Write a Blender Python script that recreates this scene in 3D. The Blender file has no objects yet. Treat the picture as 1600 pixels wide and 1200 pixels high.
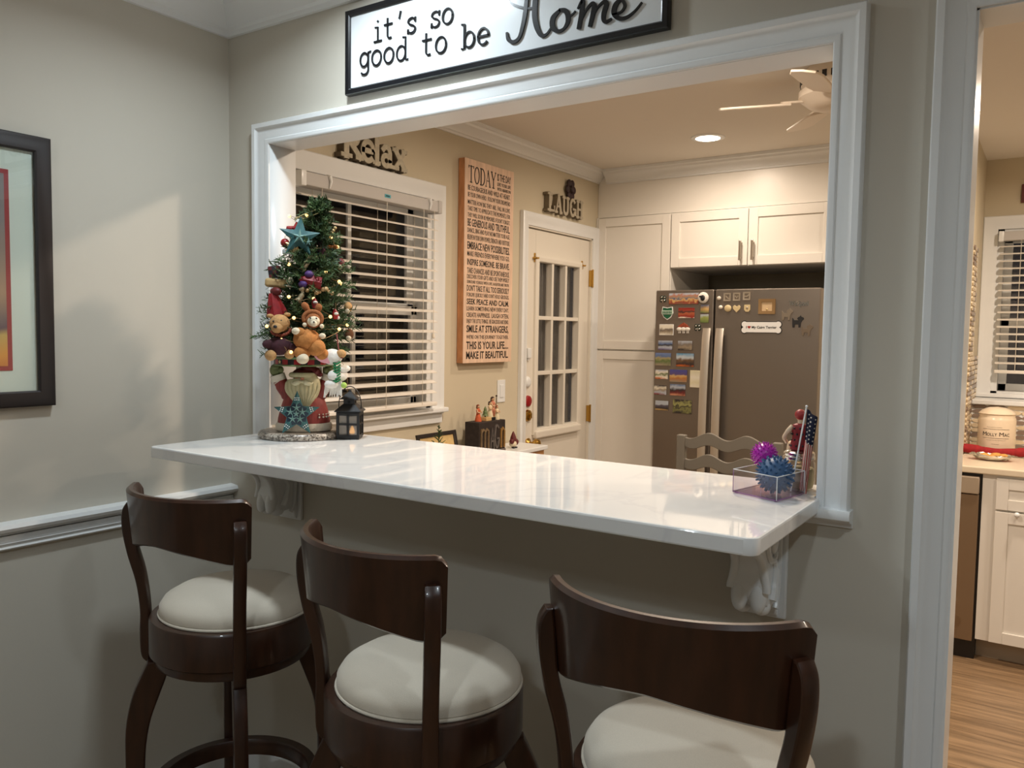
import bpy, bmesh, math, random
from mathutils import Matrix, Vector
from math import sin, cos, pi, radians

random.seed(7)
SC = bpy.context.scene
COL = SC.collection
DZ = 0.1            # the model below is written with the floor at -0.1; everything is placed DZ higher

# ------------------------------------------------------------------ camera, world, exposure
cam_data = bpy.data.cameras.new('camera')
cam_data.sensor_fit = 'HORIZONTAL'
cam_data.sensor_width = 36.0
cam_data.lens = 36.0 * 1263.26 / 1600.0
cam_data.clip_start = 0.02
cam = bpy.data.objects.new('camera', cam_data)
COL.objects.link(cam)
_R = Vector((0.83021525, 0.55724792, 0.01474414))
_U = Vector((-0.04658614, 0.04300069, 0.99798831))
_F = Vector((-0.5554929, 0.82923199, -0.06165986))
_m = Matrix((_R, _U, -_F)).transposed().to_4x4()
_m.translation = Vector((2.29704, -1.72899, 1.39379 + DZ))
cam.matrix_world = _m
SC.camera = cam

world = bpy.data.worlds.new('night'); SC.world = world
world.use_nodes = True
world.node_tree.nodes['Background'].inputs[0].default_value = (0.010, 0.012, 0.018, 1)
world.node_tree.nodes['Background'].inputs[1].default_value = 0.6

SC.view_settings.view_transform = 'Standard'
SC.view_settings.look = 'None'
SC.view_settings.gamma = 1.0
SC.view_settings.use_curve_mapping = False
SC.view_settings.exposure = 0.12

COOL = (0.82, 0.93, 1.0)
WARM = (1.0, 0.82, 0.65)
DCEIL, KCEIL = 2.455, 2.41
# recessed lamps: x, y, watts, colour, ceiling height, room
DINING_LAMPS = [(0.80, -0.38, 9.0), (2.85, -1.15, 6.5), (2.20, -2.70, 14.0)]
PENDANT = (1.05, -2.20, 2.04, 10.0)   # hanging dining lamp behind the photographer's left
KITCHEN_LAMPS = [(0.776, 2.305, 8.5), (1.22, 0.85, 24.0), (2.55, 2.3, 25.0), (3.2, 0.9, 16.0)]

# ------------------------------------------------------------------ materials
def lin(c):
    return tuple((v / 12.92 if v <= 0.04045 else ((v + 0.055) / 1.055) ** 2.4) for v in c)
def rgb(r, g, b):
    return lin((r / 255.0, g / 255.0, b / 255.0))
MATS = {}
def mat(name, col, rough=0.5, metal=0.0, var=0.0, scale=30.0, bump=0.0, emit=0.0, coat=0.0, stretch=(1, 1, 1), spec=0.5, sheen=0.0, col2=None):
    if name in MATS: return MATS[name]
    m = bpy.data.materials.new(name); m.use_nodes = True
    nt = m.node_tree; b = nt.nodes['Principled BSDF']
    b.inputs['Base Color'].default_value = (*col, 1)
    b.inputs['Roughness'].default_value = rough
    b.inputs['Metallic'].default_value = metal
    b.inputs['Specular IOR Level'].default_value = spec
    b.inputs['Coat Weight'].default_value = coat
    b.inputs['Coat Roughness'].default_value = 0.08
    b.inputs['Sheen Weight'].default_value = sheen
    if emit:
        b.inputs['Emission Color'].default_value = (*col, 1)
        b.inputs['Emission Strength'].default_value = emit
    if var or bump:
        tc = nt.nodes.new('ShaderNodeTexCoord'); mp = nt.nodes.new('ShaderNodeMapping')
        mp.inputs['Scale'].default_value = stretch
        nz = nt.nodes.new('ShaderNodeTexNoise'); nz.inputs['Scale'].default_value = scale
        nz.inputs['Detail'].default_value = 5
        nt.links.new(tc.outputs['Object'], mp.inputs[0]); nt.links.new(mp.outputs[0], nz.inputs['Vector'])
        if var:
            rp = nt.nodes.new('ShaderNodeValToRGB')
            c2 = col2 if col2 else tuple(min(1, v * (1 + var)) for v in col)
            c1 = col if col2 else tuple(v * (1 - var) for v in col)
            rp.color_ramp.elements[0].position = 0.3; rp.color_ramp.elements[1].position = 0.7
            rp.color_ramp.elements[0].color = (*c1, 1); rp.color_ramp.elements[1].color = (*c2, 1)
            nt.links.new(nz.outputs['Fac'], rp.inputs[0]); nt.links.new(rp.outputs[0], b.inputs['Base Color'])
        if bump:
            bp = nt.nodes.new('ShaderNodeBump'); bp.inputs['Strength'].default_value = bump
            bp.inputs['Distance'].default_value = 0.004
            nt.links.new(nz.outputs['Fac'], bp.inputs['Height']); nt.links.new(bp.outputs[0], b.inputs['Normal'])
    MATS[name] = m
    return m
def thin_glass(name, tint=(1, 1, 1), rough=0.0, ior=1.45):
    m = bpy.data.materials.new(name); m.use_nodes = True
    nt = m.node_tree; nt.nodes.clear()
    o = nt.nodes.new('ShaderNodeOutputMaterial'); mx = nt.nodes.new('ShaderNodeMixShader')
    t = nt.nodes.new('ShaderNodeBsdfTransparent'); g = nt.nodes.new('ShaderNodeBsdfGlossy')
    lw = nt.nodes.new('ShaderNodeLayerWeight'); lw.inputs['Blend'].default_value = 0.5
    pw = nt.nodes.new('ShaderNodeMath'); pw.operation = 'POWER'; pw.inputs[1].default_value = 5.0
    fr = nt.nodes.new('ShaderNodeMath'); fr.operation = 'MULTIPLY_ADD'; fr.inputs[1].default_value = 0.9; fr.inputs[2].default_value = ((ior - 1) / (ior + 1)) ** 2 * 1.6
    nt.links.new(lw.outputs['Facing'], pw.inputs[0]); nt.links.new(pw.outputs[0], fr.inputs[0])
    t.inputs[0].default_value = (*tint, 1); g.inputs['Roughness'].default_value = rough
    nt.links.new(fr.outputs[0], mx.inputs[0]); nt.links.new(t.outputs[0], mx.inputs[1])
    nt.links.new(g.outputs[0], mx.inputs[2]); nt.links.new(mx.outputs[0], o.inputs[0])
    MATS[name] = m
    return m
def frosted(name, col, opac):
    m = bpy.data.materials.new(name); m.use_nodes = True
    nt = m.node_tree; nt.nodes.clear()
    o = nt.nodes.new('ShaderNodeOutputMaterial'); mx = nt.nodes.new('ShaderNodeMixShader'); mx.inputs[0].default_value = opac
    t = nt.nodes.new('ShaderNodeBsdfTransparent'); b = nt.nodes.new('ShaderNodeBsdfPrincipled')
    b.inputs['Base Color'].default_value = (*col, 1); b.inputs['Roughness'].default_value = 0.3
    nt.links.new(t.outputs[0], mx.inputs[1]); nt.links.new(b.outputs[0], mx.inputs[2]); nt.links.new(mx.outputs[0], o.inputs[0])
    MATS[name] = m
    return m
def plank_material():
    m = bpy.data.materials.new('oak planks'); m.use_nodes = True
    nt = m.node_tree; b = nt.nodes['Principled BSDF']
    tc = nt.nodes.new('ShaderNodeTexCoord'); br = nt.nodes.new('ShaderNodeTexBrick')
    br.inputs['Scale'].default_value = 1.0; br.inputs['Brick Width'].default_value = 1.25
    br.inputs['Row Height'].default_value = 0.15; br.inputs['Mortar Size'].default_value = 0.0012
    br.inputs['Color1'].default_value = (*rgb(162, 136, 106), 1); br.inputs['Color2'].default_value = (*rgb(138, 112, 84), 1)
    br.inputs['Mortar'].default_value = (*rgb(88, 62, 40), 1)
    mp = nt.nodes.new('ShaderNodeMapping'); mp.inputs['Scale'].default_value = (1.2, 14, 1)
    nz = nt.nodes.new('ShaderNodeTexNoise'); nz.inputs['Scale'].default_value = 3.0; nz.inputs['Detail'].default_value = 6
    mx = nt.nodes.new('ShaderNodeMixRGB'); mx.blend_type = 'MULTIPLY'; mx.inputs[0].default_value = 0.75
    rp = nt.nodes.new('ShaderNodeValToRGB')
    rp.color_ramp.elements[0].color = (0.36, 0.34, 0.31, 1); rp.color_ramp.elements[0].position = 0.3
    rp.color_ramp.elements[1].color = (1.1, 1.08, 1.05, 1); rp.color_ramp.elements[1].position = 0.7
    nt.links.new(tc.outputs['Object'], br.inputs['Vector']); nt.links.new(tc.outputs['Object'], mp.inputs[0])
    nt.links.new(mp.outputs[0], nz.inputs['Vector']); nt.links.new(nz.outputs['Fac'], rp.inputs[0])
    nt.links.new(br.outputs['Color'], mx.inputs[1]); nt.links.new(rp.outputs[0], mx.inputs[2])
    nt.links.new(mx.outputs[0], b.inputs['Base Color']); b.inputs['Roughness'].default_value = 0.35
    MATS['planks'] = m
    return m
def steel_material():
    m = bpy.data.materials.new('brushed steel'); m.use_nodes = True
    nt = m.node_tree; b = nt.nodes['Principled BSDF']
    b.inputs['Base Color'].default_value = (*rgb(138, 130, 122), 1); b.inputs['Metallic'].default_value = 0.85
    tc = nt.nodes.new('ShaderNodeTexCoord'); mp = nt.nodes.new('ShaderNodeMapping')
    mp.inputs['Scale'].default_value = (1.5, 1.5, 260)
    nz = nt.nodes.new('ShaderNodeTexNoise'); nz.inputs['Scale'].default_value = 3; nz.inputs['Detail'].default_value = 4
    mr = nt.nodes.new('ShaderNodeMapRange'); mr.inputs[3].default_value = 0.30; mr.inputs[4].default_value = 0.44
    nt.links.new(tc.outputs['Object'], mp.inputs[0]); nt.links.new(mp.outputs[0], nz.inputs['Vector'])
    nt.links.new(nz.outputs['Fac'], mr.inputs[0]); nt.links.new(mr.outputs[0], b.inputs['Roughness'])
    MATS['steel'] = m
    return m
def granite_material():
    m = bpy.data.materials.new('granite'); m.use_nodes = True
    nt = m.node_tree; b = nt.nodes['Principled BSDF']
    tc = nt.nodes.new('ShaderNodeTexCoord'); v = nt.nodes.new('ShaderNodeTexVoronoi'); v.inputs['Scale'].default_value = 230
    rp = nt.nodes.new('ShaderNodeValToRGB')
    cols = [(0, rgb(52, 46, 40)), (0.3, rgb(128, 116, 104)), (0.6, rgb(196, 188, 176)), (1, rgb(150, 140, 128))]
    rp.color_ramp.elements[0].color = (*cols[0][1], 1); rp.color_ramp.elements[1].color = (*cols[3][1], 1)
    for p, c in cols[1:3]:
        e = rp.color_ramp.elements.new(p); e.color = (*c, 1)
    sp = nt.nodes.new('ShaderNodeSeparateColor')
    nt.links.new(tc.outputs['Object'], v.inputs['Vector']); nt.links.new(v.outputs['Color'], sp.inputs[0])
    nt.links.new(sp.outputs[0], rp.inputs[0]); nt.links.new(rp.outputs[0], b.inputs['Base Color'])
    b.inputs['Roughness'].default_value = 0.3
    MATS['granite'] = m
    return m
def quartz_material():
    m = bpy.data.materials.new('white quartz'); m.use_nodes = True
    nt = m.node_tree; b = nt.nodes['Principled BSDF']
    tc = nt.nodes.new('ShaderNodeTexCoord'); nz = nt.nodes.new('ShaderNodeTexNoise')
    nz.inputs['Scale'].default_value = 2.2; nz.inputs['Detail'].default_value = 8; nz.inputs['Distortion'].default_value = 1.6
    rp = nt.nodes.new('ShaderNodeValToRGB')
    rp.color_ramp.elements[0].position = 0.47; rp.color_ramp.elements[0].color = (*rgb(236, 236, 234), 1)
    rp.color_ramp.elements[1].position = 0.53; rp.color_ramp.elements[1].color = (*rgb(236, 236, 234), 1)
    e = rp.color_ramp.elements.new(0.5); e.color = (*rgb(228, 228, 228), 1)
    nt.links.new(tc.outputs['Object'], nz.inputs['Vector']); nt.links.new(nz.outputs['Fac'], rp.inputs[0])
    nt.links.new(rp.outputs[0], b.inputs['Base Color']); b.inputs['Roughness'].default_value = 0.035; b.inputs['Specular IOR Level'].default_value = 0.85
    MATS['quartz'] = m
    return m
def picture_material(name, stops, zlo, zhi, noise=0.15, axis=2, scale=14.0):
    """A printed or painted picture: bands of colour up the object with a noisy edge."""
    m = bpy.data.materials.new(name); m.use_nodes = True
    nt = m.node_tree; b = nt.nodes['Principled BSDF']
    tc = nt.nodes.new('ShaderNodeTexCoord'); sx = nt.nodes.new('ShaderNodeSeparateXYZ')
    nz = nt.nodes.new('ShaderNodeTexNoise'); nz.inputs['Scale'].default_value = scale; nz.inputs['Detail'].default_value = 4
    mr = nt.nodes.new('ShaderNodeMapRange'); mr.inputs[1].default_value = zlo; mr.inputs[2].default_value = zhi
    ad = nt.nodes.new('ShaderNodeMath'); ad.operation = 'MULTIPLY_ADD'; ad.inputs[1].default_value = noise
    sb = nt.nodes.new('ShaderNodeMath'); sb.operation = 'SUBTRACT'; sb.inputs[1].default_value = noise * 0.5
    rp = nt.nodes.new('ShaderNodeValToRGB')
    els = rp.color_ramp.elements
    els[0].position, els[0].color = stops[0][0], (*stops[0][1], 1)
    els[1].position, els[1].color = stops[-1][0], (*stops[-1][1], 1)
    for p, c in stops[1:-1]:
        e = els.new(p); e.color = (*c, 1)
    nt.links.new(tc.outputs['Object'], sx.inputs[0]); nt.links.new(tc.outputs['Object'], nz.inputs['Vector'])
    nt.links.new(sx.outputs[axis], mr.inputs[0]); nt.links.new(nz.outputs['Fac'], ad.inputs[0])
    nt.links.new(mr.outputs[0], ad.inputs[2]); nt.links.new(ad.outputs[0], sb.inputs[0])
    nt.links.new(sb.outputs[0], rp.inputs[0]); nt.links.new(rp.outputs[0], b.inputs['Base Color'])
    b.inputs['Roughness'].default_value = 0.35
    MATS[name] = m
    return m

WALL = mat('greige wall paint', rgb(200, 194, 181), 0.75, bump=0.03, scale=220)
KWALL = mat('beige kitchen paint', rgb(205, 194, 170), 0.75, bump=0.03, scale=220)
TRIM = mat('white trim paint', rgb(232, 234, 234), 0.28)
CEILW = mat('ceiling paint', rgb(226, 220, 210), 0.85)
CAB = mat('white cabinet paint', rgb(232, 228, 220), 0.35)
DOORW = mat('white door paint', rgb(230, 224, 212), 0.4)
GAP = mat('shadow gap dark', rgb(60, 52, 44), 0.8)
CHERRY = mat('dark cherry wood', rgb(50, 26, 14), 0.33, var=0.28, scale=9, stretch=(6, 6, 1.2), coat=0.25)
LINEN = mat('cream linen', rgb(205, 195, 178), 0.9, var=0.05, scale=650, bump=0.12, sheen=0.2)
BLACKW = mat('dark espresso frame', rgb(36, 28, 27), 0.45)
BLACK = mat('black metal', rgb(24, 25, 28), 0.45)
BLACKINK = mat('black print', rgb(38, 28, 22), 0.7)
ENAMEL = mat('white enamel', rgb(226, 230, 232), 0.16, bump=0.10, scale=9)
ENAMELB = mat('black enamel', rgb(20, 22, 26), 0.2)
BRASS = mat('brass', rgb(196, 156, 80), 0.25, metal=1.0)
NICKEL = mat('brushed nickel', rgb(176, 166, 152), 0.32, metal=0.9)
SILVER = mat('polished silver', rgb(210, 208, 204), 0.18, metal=1.0)
GOLD = mat('pale gold', rgb(200, 176, 128), 0.4, metal=0.6)
STEEL = steel_material(); PLANKS = plank_material(); GRANITE = granite_material(); QUARTZ = quartz_material()
GLASS = thin_glass('clear glass'); ACRYL = thin_glass('clear acrylic', (0.97, 0.95, 0.97), 0.02)
ACRYLEDGE = mat('violet acrylic edge', rgb(150, 110, 150), 0.15)
LENS_C = mat('lit lens cool', COOL, 0.4, emit=14.0)
LENS_W = mat('lit lens warm', (1.0, 0.88, 0.72), 0.4, emit=14.0)
BLINDW = mat('white blind slat', rgb(236, 230, 220), 0.45)
RAILG = mat('grey valance', rgb(186, 183, 180), 0.5)
CORDW = mat('white cord', rgb(226, 218, 204), 0.7)
PINE = mat('pine board', rgb(226, 194, 168), 0.6, var=0.12, scale=10, stretch=(5, 5, 0.7))
PINE2 = mat('knotty pine side', rgb(190, 132, 88), 0.6, var=0.25, scale=16, stretch=(3, 3, 0.8))
WORNW = mat('worn whitewashed wood', rgb(186, 178, 158), 0.75, var=0.16, scale=60)
WORNS = mat('aged wood edge', rgb(104, 92, 76), 0.8, var=0.2, scale=50)
SOAP = mat('grey painted chair', rgb(112, 107, 98), 0.6)
MAROON = mat('maroon', rgb(96, 26, 26), 0.55, var=0.2, scale=80)
REDM = mat('red paint', rgb(150, 26, 30), 0.4)
REDF = mat('red fabric', rgb(140, 22, 28), 0.5, var=0.25, scale=90)
TEAL = mat('teal tin', rgb(54, 100, 102), 0.5, var=0.2, scale=120)
TEALD = mat('deep blue tin', rgb(24, 46, 62), 0.5, var=0.25, scale=140)
TEALL = mat('pale teal tin', rgb(108, 146, 140), 0.5)
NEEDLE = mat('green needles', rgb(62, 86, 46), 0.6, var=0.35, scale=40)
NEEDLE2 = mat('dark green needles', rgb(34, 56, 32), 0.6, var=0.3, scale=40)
TWIG = mat('brown twig', rgb(96, 70, 46), 0.8)
TAN = mat('tan plush', rgb(190, 146, 96), 0.95, var=0.15, scale=160, bump=0.5)
CARAMEL = mat('caramel plush', rgb(178, 118, 62), 0.95, var=0.15, scale=120, bump=0.5)
CREAM = mat('cream plush', rgb(222, 208, 180), 0.95, bump=0.4, scale=160)
BROWN = mat('brown plush', rgb(108, 70, 44), 0.95)
WHITEP = mat('white plush', rgb(226, 222, 214), 0.95, bump=0.5, scale=150)
PINK = mat('pink felt', rgb(222, 160, 172), 0.9)
MITT = mat('mossy green mitten', rgb(98, 104, 62), 0.7, var=0.2, scale=60)
ROBE = mat('brick red robe', rgb(128, 44, 38), 0.55, var=0.25, scale=26, stretch=(6, 6, 0.6))
FUR = mat('off white carved fur', rgb(214, 204, 186), 0.7, bump=0.8, scale=120)
BEARD = mat('carved beard', rgb(186, 176, 138), 0.6, var=0.12, scale=50)
SKIN = mat('painted face', rgb(206, 168, 132), 0.6)
GREENP = mat('sage green paint', rgb(94, 112, 66), 0.55)
DKPLAID = mat('dark plaid', rgb(40, 30, 38), 0.8, var=0.4, scale=70)
PURPLE = mat('purple fabric', rgb(74, 44, 104), 0.6)
BULB = mat('warm bulb', (1.0, 0.62, 0.22), 0.4, emit=2.6)
WIRE = mat('copper wire', rgb(160, 130, 90), 0.4, metal=0.6)
FLAME = mat('amber candle flame', (1.0, 0.46, 0.08), 0.5, emit=2.2)
FROST = mat('frosted pane', rgb(160, 152, 146), 0.35)
NAVY = mat('blue rubber', rgb(52, 88, 128), 0.5)
MAGENTA = mat('magenta rubber', rgb(168, 30, 160), 0.35)
CERAM = mat('cream ceramic', rgb(232, 214, 188), 0.22)
FOIL = mat('crumpled foil', rgb(224, 218, 206), 0.22, metal=0.9, bump=0.9, scale=90)
FOOD = mat('golden pastry', rgb(206, 150, 74), 0.7, var=0.2, scale=60)
CHINA = mat('white china', rgb(236, 228, 214), 0.25)
DARKGL = mat('dishwasher black', rgb(22, 19, 18), 0.35)
DWSTEEL = mat('dishwasher steel', rgb(138, 116, 92), 0.4, metal=0.5)
DWPANEL = mat('dishwasher control panel', rgb(176, 160, 140), 0.4, metal=0.3)
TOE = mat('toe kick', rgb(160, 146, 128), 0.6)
SHEER = mat('grey sheer curtain', rgb(92, 88, 84), 0.9)
NIGHT = mat('night siding', rgb(40, 36, 34), 0.9)
TILEW = mat('cream tile', rgb(224, 206, 176), 0.25)
TILEG = mat('taupe tile', rgb(140, 122, 110), 0.25)
WOODT = mat('light oak table', rgb(190, 140, 92), 0.5, var=0.15, scale=12, stretch=(1, 8, 8))

# ------------------------------------------------------------------ mesh builder
class MB:
    def __init__(self):
        self.v = []; self.f = []; self.mi = []; self.mats = []
    def _m(self, m):
        if m is None: return 0
        if m not in self.mats: self.mats.append(m)
        return self.mats.index(m)
    def add(self, vs, fs, m=None, M=None):
        o = len(self.v); k = self._m(m)
        if M is not None: vs = [M @ Vector(p) for p in vs]
        self.v += [tuple(p) for p in vs]
        for f in fs:
            self.f.append(tuple(i + o for i in f)); self.mi.append(k)
        return self
    def bm_add(self, bm, m=None, M=None):
        bm.verts.ensure_lookup_table(); bm.verts.index_update()
        self.add([v.co.copy() for v in bm.verts], [[v.index for v in f.verts] for f in bm.faces], m, M)
        bm.free(); return self
    def box(self, x0, x1, y0, y1, z0, z1, bev=0.0, m=None, M=None, seg=2):
        bm = bmesh.new(); bmesh.ops.create_cube(bm, size=1)
        for v in bm.verts:
            v.co = Vector(((x0 + x1) / 2 + v.co.x * (x1 - x0), (y0 + y1) / 2 + v.co.y * (y1 - y0), (z0 + z1) / 2 + v.co.z * (z1 - z0)))
        if bev:
            bmesh.ops.bevel(bm, geom=bm.edges[:], offset=bev, segments=seg, affect='EDGES', profile=0.5)
        return self.bm_add(bm, m, M)
    def ball(self, c, r, m=None, s=(1, 1, 1), seg=16, rot=None):
        bm = bmesh.new(); bmesh.ops.create_uvsphere(bm, u_segments=seg, v_segments=max(6, seg * 2 // 3), radius=1)
        M = Matrix.Translation(Vector(c)) @ (rot.to_4x4() if rot else Matrix.Identity(4)) @ Matrix.Diagonal((r * s[0], r * s[1], r * s[2], 1))
        return self.bm_add(bm, m, M)
    def lathe(self, prof, c=(0, 0, 0), n=32, m=None, M=None, cap=True):
        vs = []; fs = []
        for r, z in prof:
            for i in range(n):
                a = 2 * pi * i / n
                vs.append((c[0] + r * cos(a), c[1] + r * sin(a), c[2] + z))
        for k in range(len(prof) - 1):
            for i in range(n):
                j = (i + 1) % n
                fs.append((k * n + i, k * n + j, (k + 1) * n + j, (k + 1) * n + i))
        if cap:
            fs.append(tuple(range(n - 1, -1, -1))); fs.append(tuple(range((len(prof) - 1) * n, len(prof) * n)))
        return self.add(vs, fs, m, M)
    def tube(self, pts, r, n=8, m=None, M=None, closed=False, flat=None):
        P = [Vector(p) for p in pts]; N = len(P)
        R = list(r) if isinstance(r, (list, tuple)) else [r] * N
        vs = []; fs = []; prev = None
        for i, p in enumerate(P):
            if closed: t = P[(i + 1) % N] - P[i - 1]
            else: t = P[min(i + 1, N - 1)] - P[max(i - 1, 0)]
            if t.length < 1e-9: t = Vector((0, 0, 1))
            t.normalize()
            if prev is None:
                ref = Vector((0, 0, 1)) if abs(t.z) < 0.9 else Vector((1, 0, 0))
                u = ref.cross(t).normalized()
            else:
                u = prev - t * prev.dot(t)
                u = u.normalized() if u.length > 1e-6 else t.orthogonal().normalized()
            prev = u; w = t.cross(u)
            for k in range(n):
                a = 2 * pi * k / n
                vs.append(p + u * cos(a) * R[i] + w * sin(a) * R[i] * (flat or 1.0))
        for i in range(N if closed else N - 1):
            j = (i + 1) % N
            for k in range(n):
                l = (k + 1) % n
                fs.append((i * n + k, i * n + l, j * n + l, j * n + k))
        if not closed:
            fs.append(tuple(range(n - 1, -1, -1))); fs.append(tuple(range((N - 1) * n, N * n)))
        return self.add(vs, fs, m, M)
    def cyl(self, p0, p1, r, n=16, m=None, M=None, r1=None):
        return self.tube([p0, p1], [r, r if r1 is None else r1], n, m, M)
    def prism(self, poly, z0, z1, m=None, M=None, bev=0.0):
        bm = bmesh.new()
        f = bm.faces.new([bm.verts.new((x, y, z0)) for x, y in poly])
        e = bmesh.ops.extrude_face_region(bm, geom=[f])
        for g in e['geom']:
            if isinstance(g, bmesh.types.BMVert): g.co.z = z1
        bmesh.ops.recalc_face_normals(bm, faces=bm.faces[:])
        if bev:
            ed = [x for x in bm.edges if abs(x.verts[0].co.z - x.verts[1].co.z) < 1e-7]
            bmesh.ops.bevel(bm, geom=ed, offset=bev, segments=2, affect='EDGES', profile=0.5)
        return self.bm_add(bm, m, M)
    def stroke(self, pts, w, th, m=None, M=None, z0=0.0):
        """a flat brush stroke in the local xy plane, extruded from z0 to z0+th"""
        N = len(pts); W = list(w) if isinstance(w, (list, tuple)) else [w] * N
        vs = []; fs = []; self.ns = getattr(self, 'ns', 0) + 1; th = th + 0.00013 * (self.ns % 9)
        for i in range(N):
            a = Vector(pts[max(i - 1, 0)]); b = Vector(pts[min(i + 1, N - 1)]); t = b - a
            if t.length < 1e-9: t = Vector((1, 0))
            t.normalize(); nrm = Vector((-t.y, t.x)) * W[i] / 2; p = Vector(pts[i])
            if i == 0: p = p - t * W[i] * 0.3
            if i == N - 1: p = p + t * W[i] * 0.3
            for q, z in ((p + nrm, z0), (p - nrm, z0), (p - nrm, z0 + th), (p + nrm, z0 + th)):
                vs.append((q.x, q.y, z))
        for i in range(N - 1):
            o = i * 4; q = o + 4
            for k in range(4):
                l = (k + 1) % 4
                fs.append((o + k, o + l, q + l, q + k))
        fs.append((3, 2, 1, 0)); e = (N - 1) * 4; fs.append((e, e + 1, e + 2, e + 3))
        return self.add(vs, fs, m, M)
    def sweep(self, prof, path, nrm, m=None, closed=False):
        """moulding: prof = (a, b), a across the path in its plane (to the left seen against nrm), b along nrm; mitred corners"""
        P = [Vector(p) for p in path]; nr = Vector(nrm); N = len(P); K = len(prof); vs = []; fs = []
        for i in range(N):
            d0 = (P[i] - P[i - 1]).normalized() if (i > 0 or closed) else None
            d1 = (P[(i + 1) % N] - P[i]).normalized() if (i < N - 1 or closed) else None
            n0 = nr.cross(d0) if d0 else None; n1 = nr.cross(d1) if d1 else None
            if n0 is None: off = n1
            elif n1 is None: off = n0
            else:
                off = (n0 + n1); off = off / max(1e-6, off.dot(n0))
            for a, b in prof: vs.append(P[i] + off * a + nr * b)
        for i in range(N if closed else N - 1):
            j = (i + 1) % N
            for k in range(K - 1):
                fs.append((i * K + k, i * K + k + 1, j * K + k + 1, j * K + k))
        if not closed:
            fs.append(tuple(range(K))); fs.append(tuple(range((N - 1) * K + K - 1, (N - 1) * K - 1, -1)))
        return self.add(vs, fs, m)
    def text(self, s, M, w=None, h=None, size=1.0, ext=0.001, bold=0.0, m=None, align='LEFT', res=3, fn=None, top=None):
        """lettering from the built-in face, fitted to a box w wide and h high (cap height) from the local origin"""
        cu = bpy.data.curves.new('lettering', 'FONT'); cu.body = s; cu.size = size; cu.offset = bold; cu.resolution_u = res
        ob = bpy.data.objects.new('lettering', cu); COL.objects.link(ob)
        bpy.context.view_layer.update()
        me = bpy.data.meshes.new_from_object(ob.evaluated_get(bpy.context.evaluated_depsgraph_get()))
        co = [v.co.copy() for v in me.vertices]; fs = [list(p.vertices) for p in me.polygons]
        bpy.data.objects.remove(ob); bpy.data.curves.remove(cu); bpy.data.meshes.remove(me)
        if not co: return self
        x0 = min(c.x for c in co); x1 = max(c.x for c in co); cap = 0.73 * size if top is None else top * size
        sx = w / (x1 - x0) if w else (h / cap if h else 1); sy = h / cap if h else sx
        n = len(co)
        fr = [((c.x - x0) * sx, c.y * sy, ext) for c in co]
        bk = [((c.x - x0) * sx, c.y * sy, 0) for c in co]
        faces = [f for f in fs] + [[i + n for i in reversed(f)] for f in fs]
        cnt = {}
        for f in fs:
            for a, b in zip(f, f[1:] + f[:1]): cnt[(a, b)] = 1
        for a, b in cnt:
            if (b, a) not in cnt: faces.append([a, a + n, b + n, b][::-1])
        vs = fr + bk
        if fn: vs = [fn(Vector(p)) for p in vs]
        return self.add(vs, faces, m, M)

ORG = {}
def mesh_of(name, mb, m, sharp=38):
    me = bpy.data.meshes.new(name)
    me.from_pydata(mb.v, [], mb.f)
    for k in (mb.mats if mb.mats else [m]): me.materials.append(k)
    if mb.mats:
        for p, i in zip(me.polygons, mb.mi): p.material_index = i
    bm = bmesh.new(); bm.from_mesh(me); bmesh.ops.recalc_face_normals(bm, faces=bm.faces[:]); bm.to_mesh(me); bm.free()
    me.set_sharp_from_angle(angle=radians(sharp))
    ar = sorted(p.area for p in me.polygons); big = 25 * ar[len(ar) // 2]
    for p in me.polygons: p.use_smooth = not (p.loop_total > 6 or p.area > big)
    return me
def tag(o, label=None, cat=None, group=None, kind=None):
    if label: o['label'] = label
    if cat: o['category'] = cat
    if group: o['group'] = group
    if kind: o['kind'] = kind
    return o
def solid(name, mb, m, label=None, cat=None, group=None, kind=None):
    """a top-level object that is one mesh; its origin goes to the middle of its base"""
    xs = [p[0] for p in mb.v]; ys = [p[1] for p in mb.v]; zs = [p[2] for p in mb.v]
    c = Vector(((min(xs) + max(xs)) / 2, (min(ys) + max(ys)) / 2, min(zs)))
    mb.v = [(p[0] - c.x, p[1] - c.y, p[2] - c.z) for p in mb.v]
    o = bpy.data.objects.new(name, mesh_of(name, mb, m)); COL.objects.link(o)
    o.location = c + Vector((0, 0, DZ)); ORG[o] = c
    return tag(o, label, cat, group, kind)
def thing(name, loc, label, cat, group=None, rz=0.0, local=False):
    o = bpy.data.objects.new(name, None); COL.objects.link(o)
    o.empty_display_size = 0.05
    o.location = Vector(loc) + Vector((0, 0, DZ)); o.rotation_euler = (0, 0, rz)
    ORG[o] = Vector((0, 0, 0)) if local else Vector(loc)
    return tag(o, label, cat, group)
def part(name, mb, m, parent, label=None):
    c = ORG[parent]
    mb.v = [(p[0] - c.x, p[1] - c.y, p[2] - c.z) for p in mb.v]
    o = bpy.data.objects.new(name, mesh_of(name, mb, m)); COL.objects.link(o)
    o.parent = parent; ORG[o] = c
    if label: o['label'] = label
    return o
def struct(name, mb, m):
    return solid(name, mb, m, kind='structure')
def copy_tree(o, parent=None):
    c = o.copy(); COL.objects.link(c)
    if parent is not None: c.parent = parent
    for ch in [x for x in COL.objects if x.parent == o and x is not c]: copy_tree(ch, c)
    return c
def frame_x(x, y=0.0, z=0.0):     # local x -> +Y, y -> +Z, z -> +X : a wall that faces +X
    return Matrix(((0, 0, 1, x), (1, 0, 0, y), (0, 1, 0, z), (0, 0, 0, 1)))
def frame_y(y, x=0.0, z=0.0):     # local x -> +X, y -> +Z, z -> -Y : a wall that faces -Y
    return Matrix(((1, 0, 0, x), (0, 0, -1, y), (0, 1, 0, z), (0, 0, 0, 1)))
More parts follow.
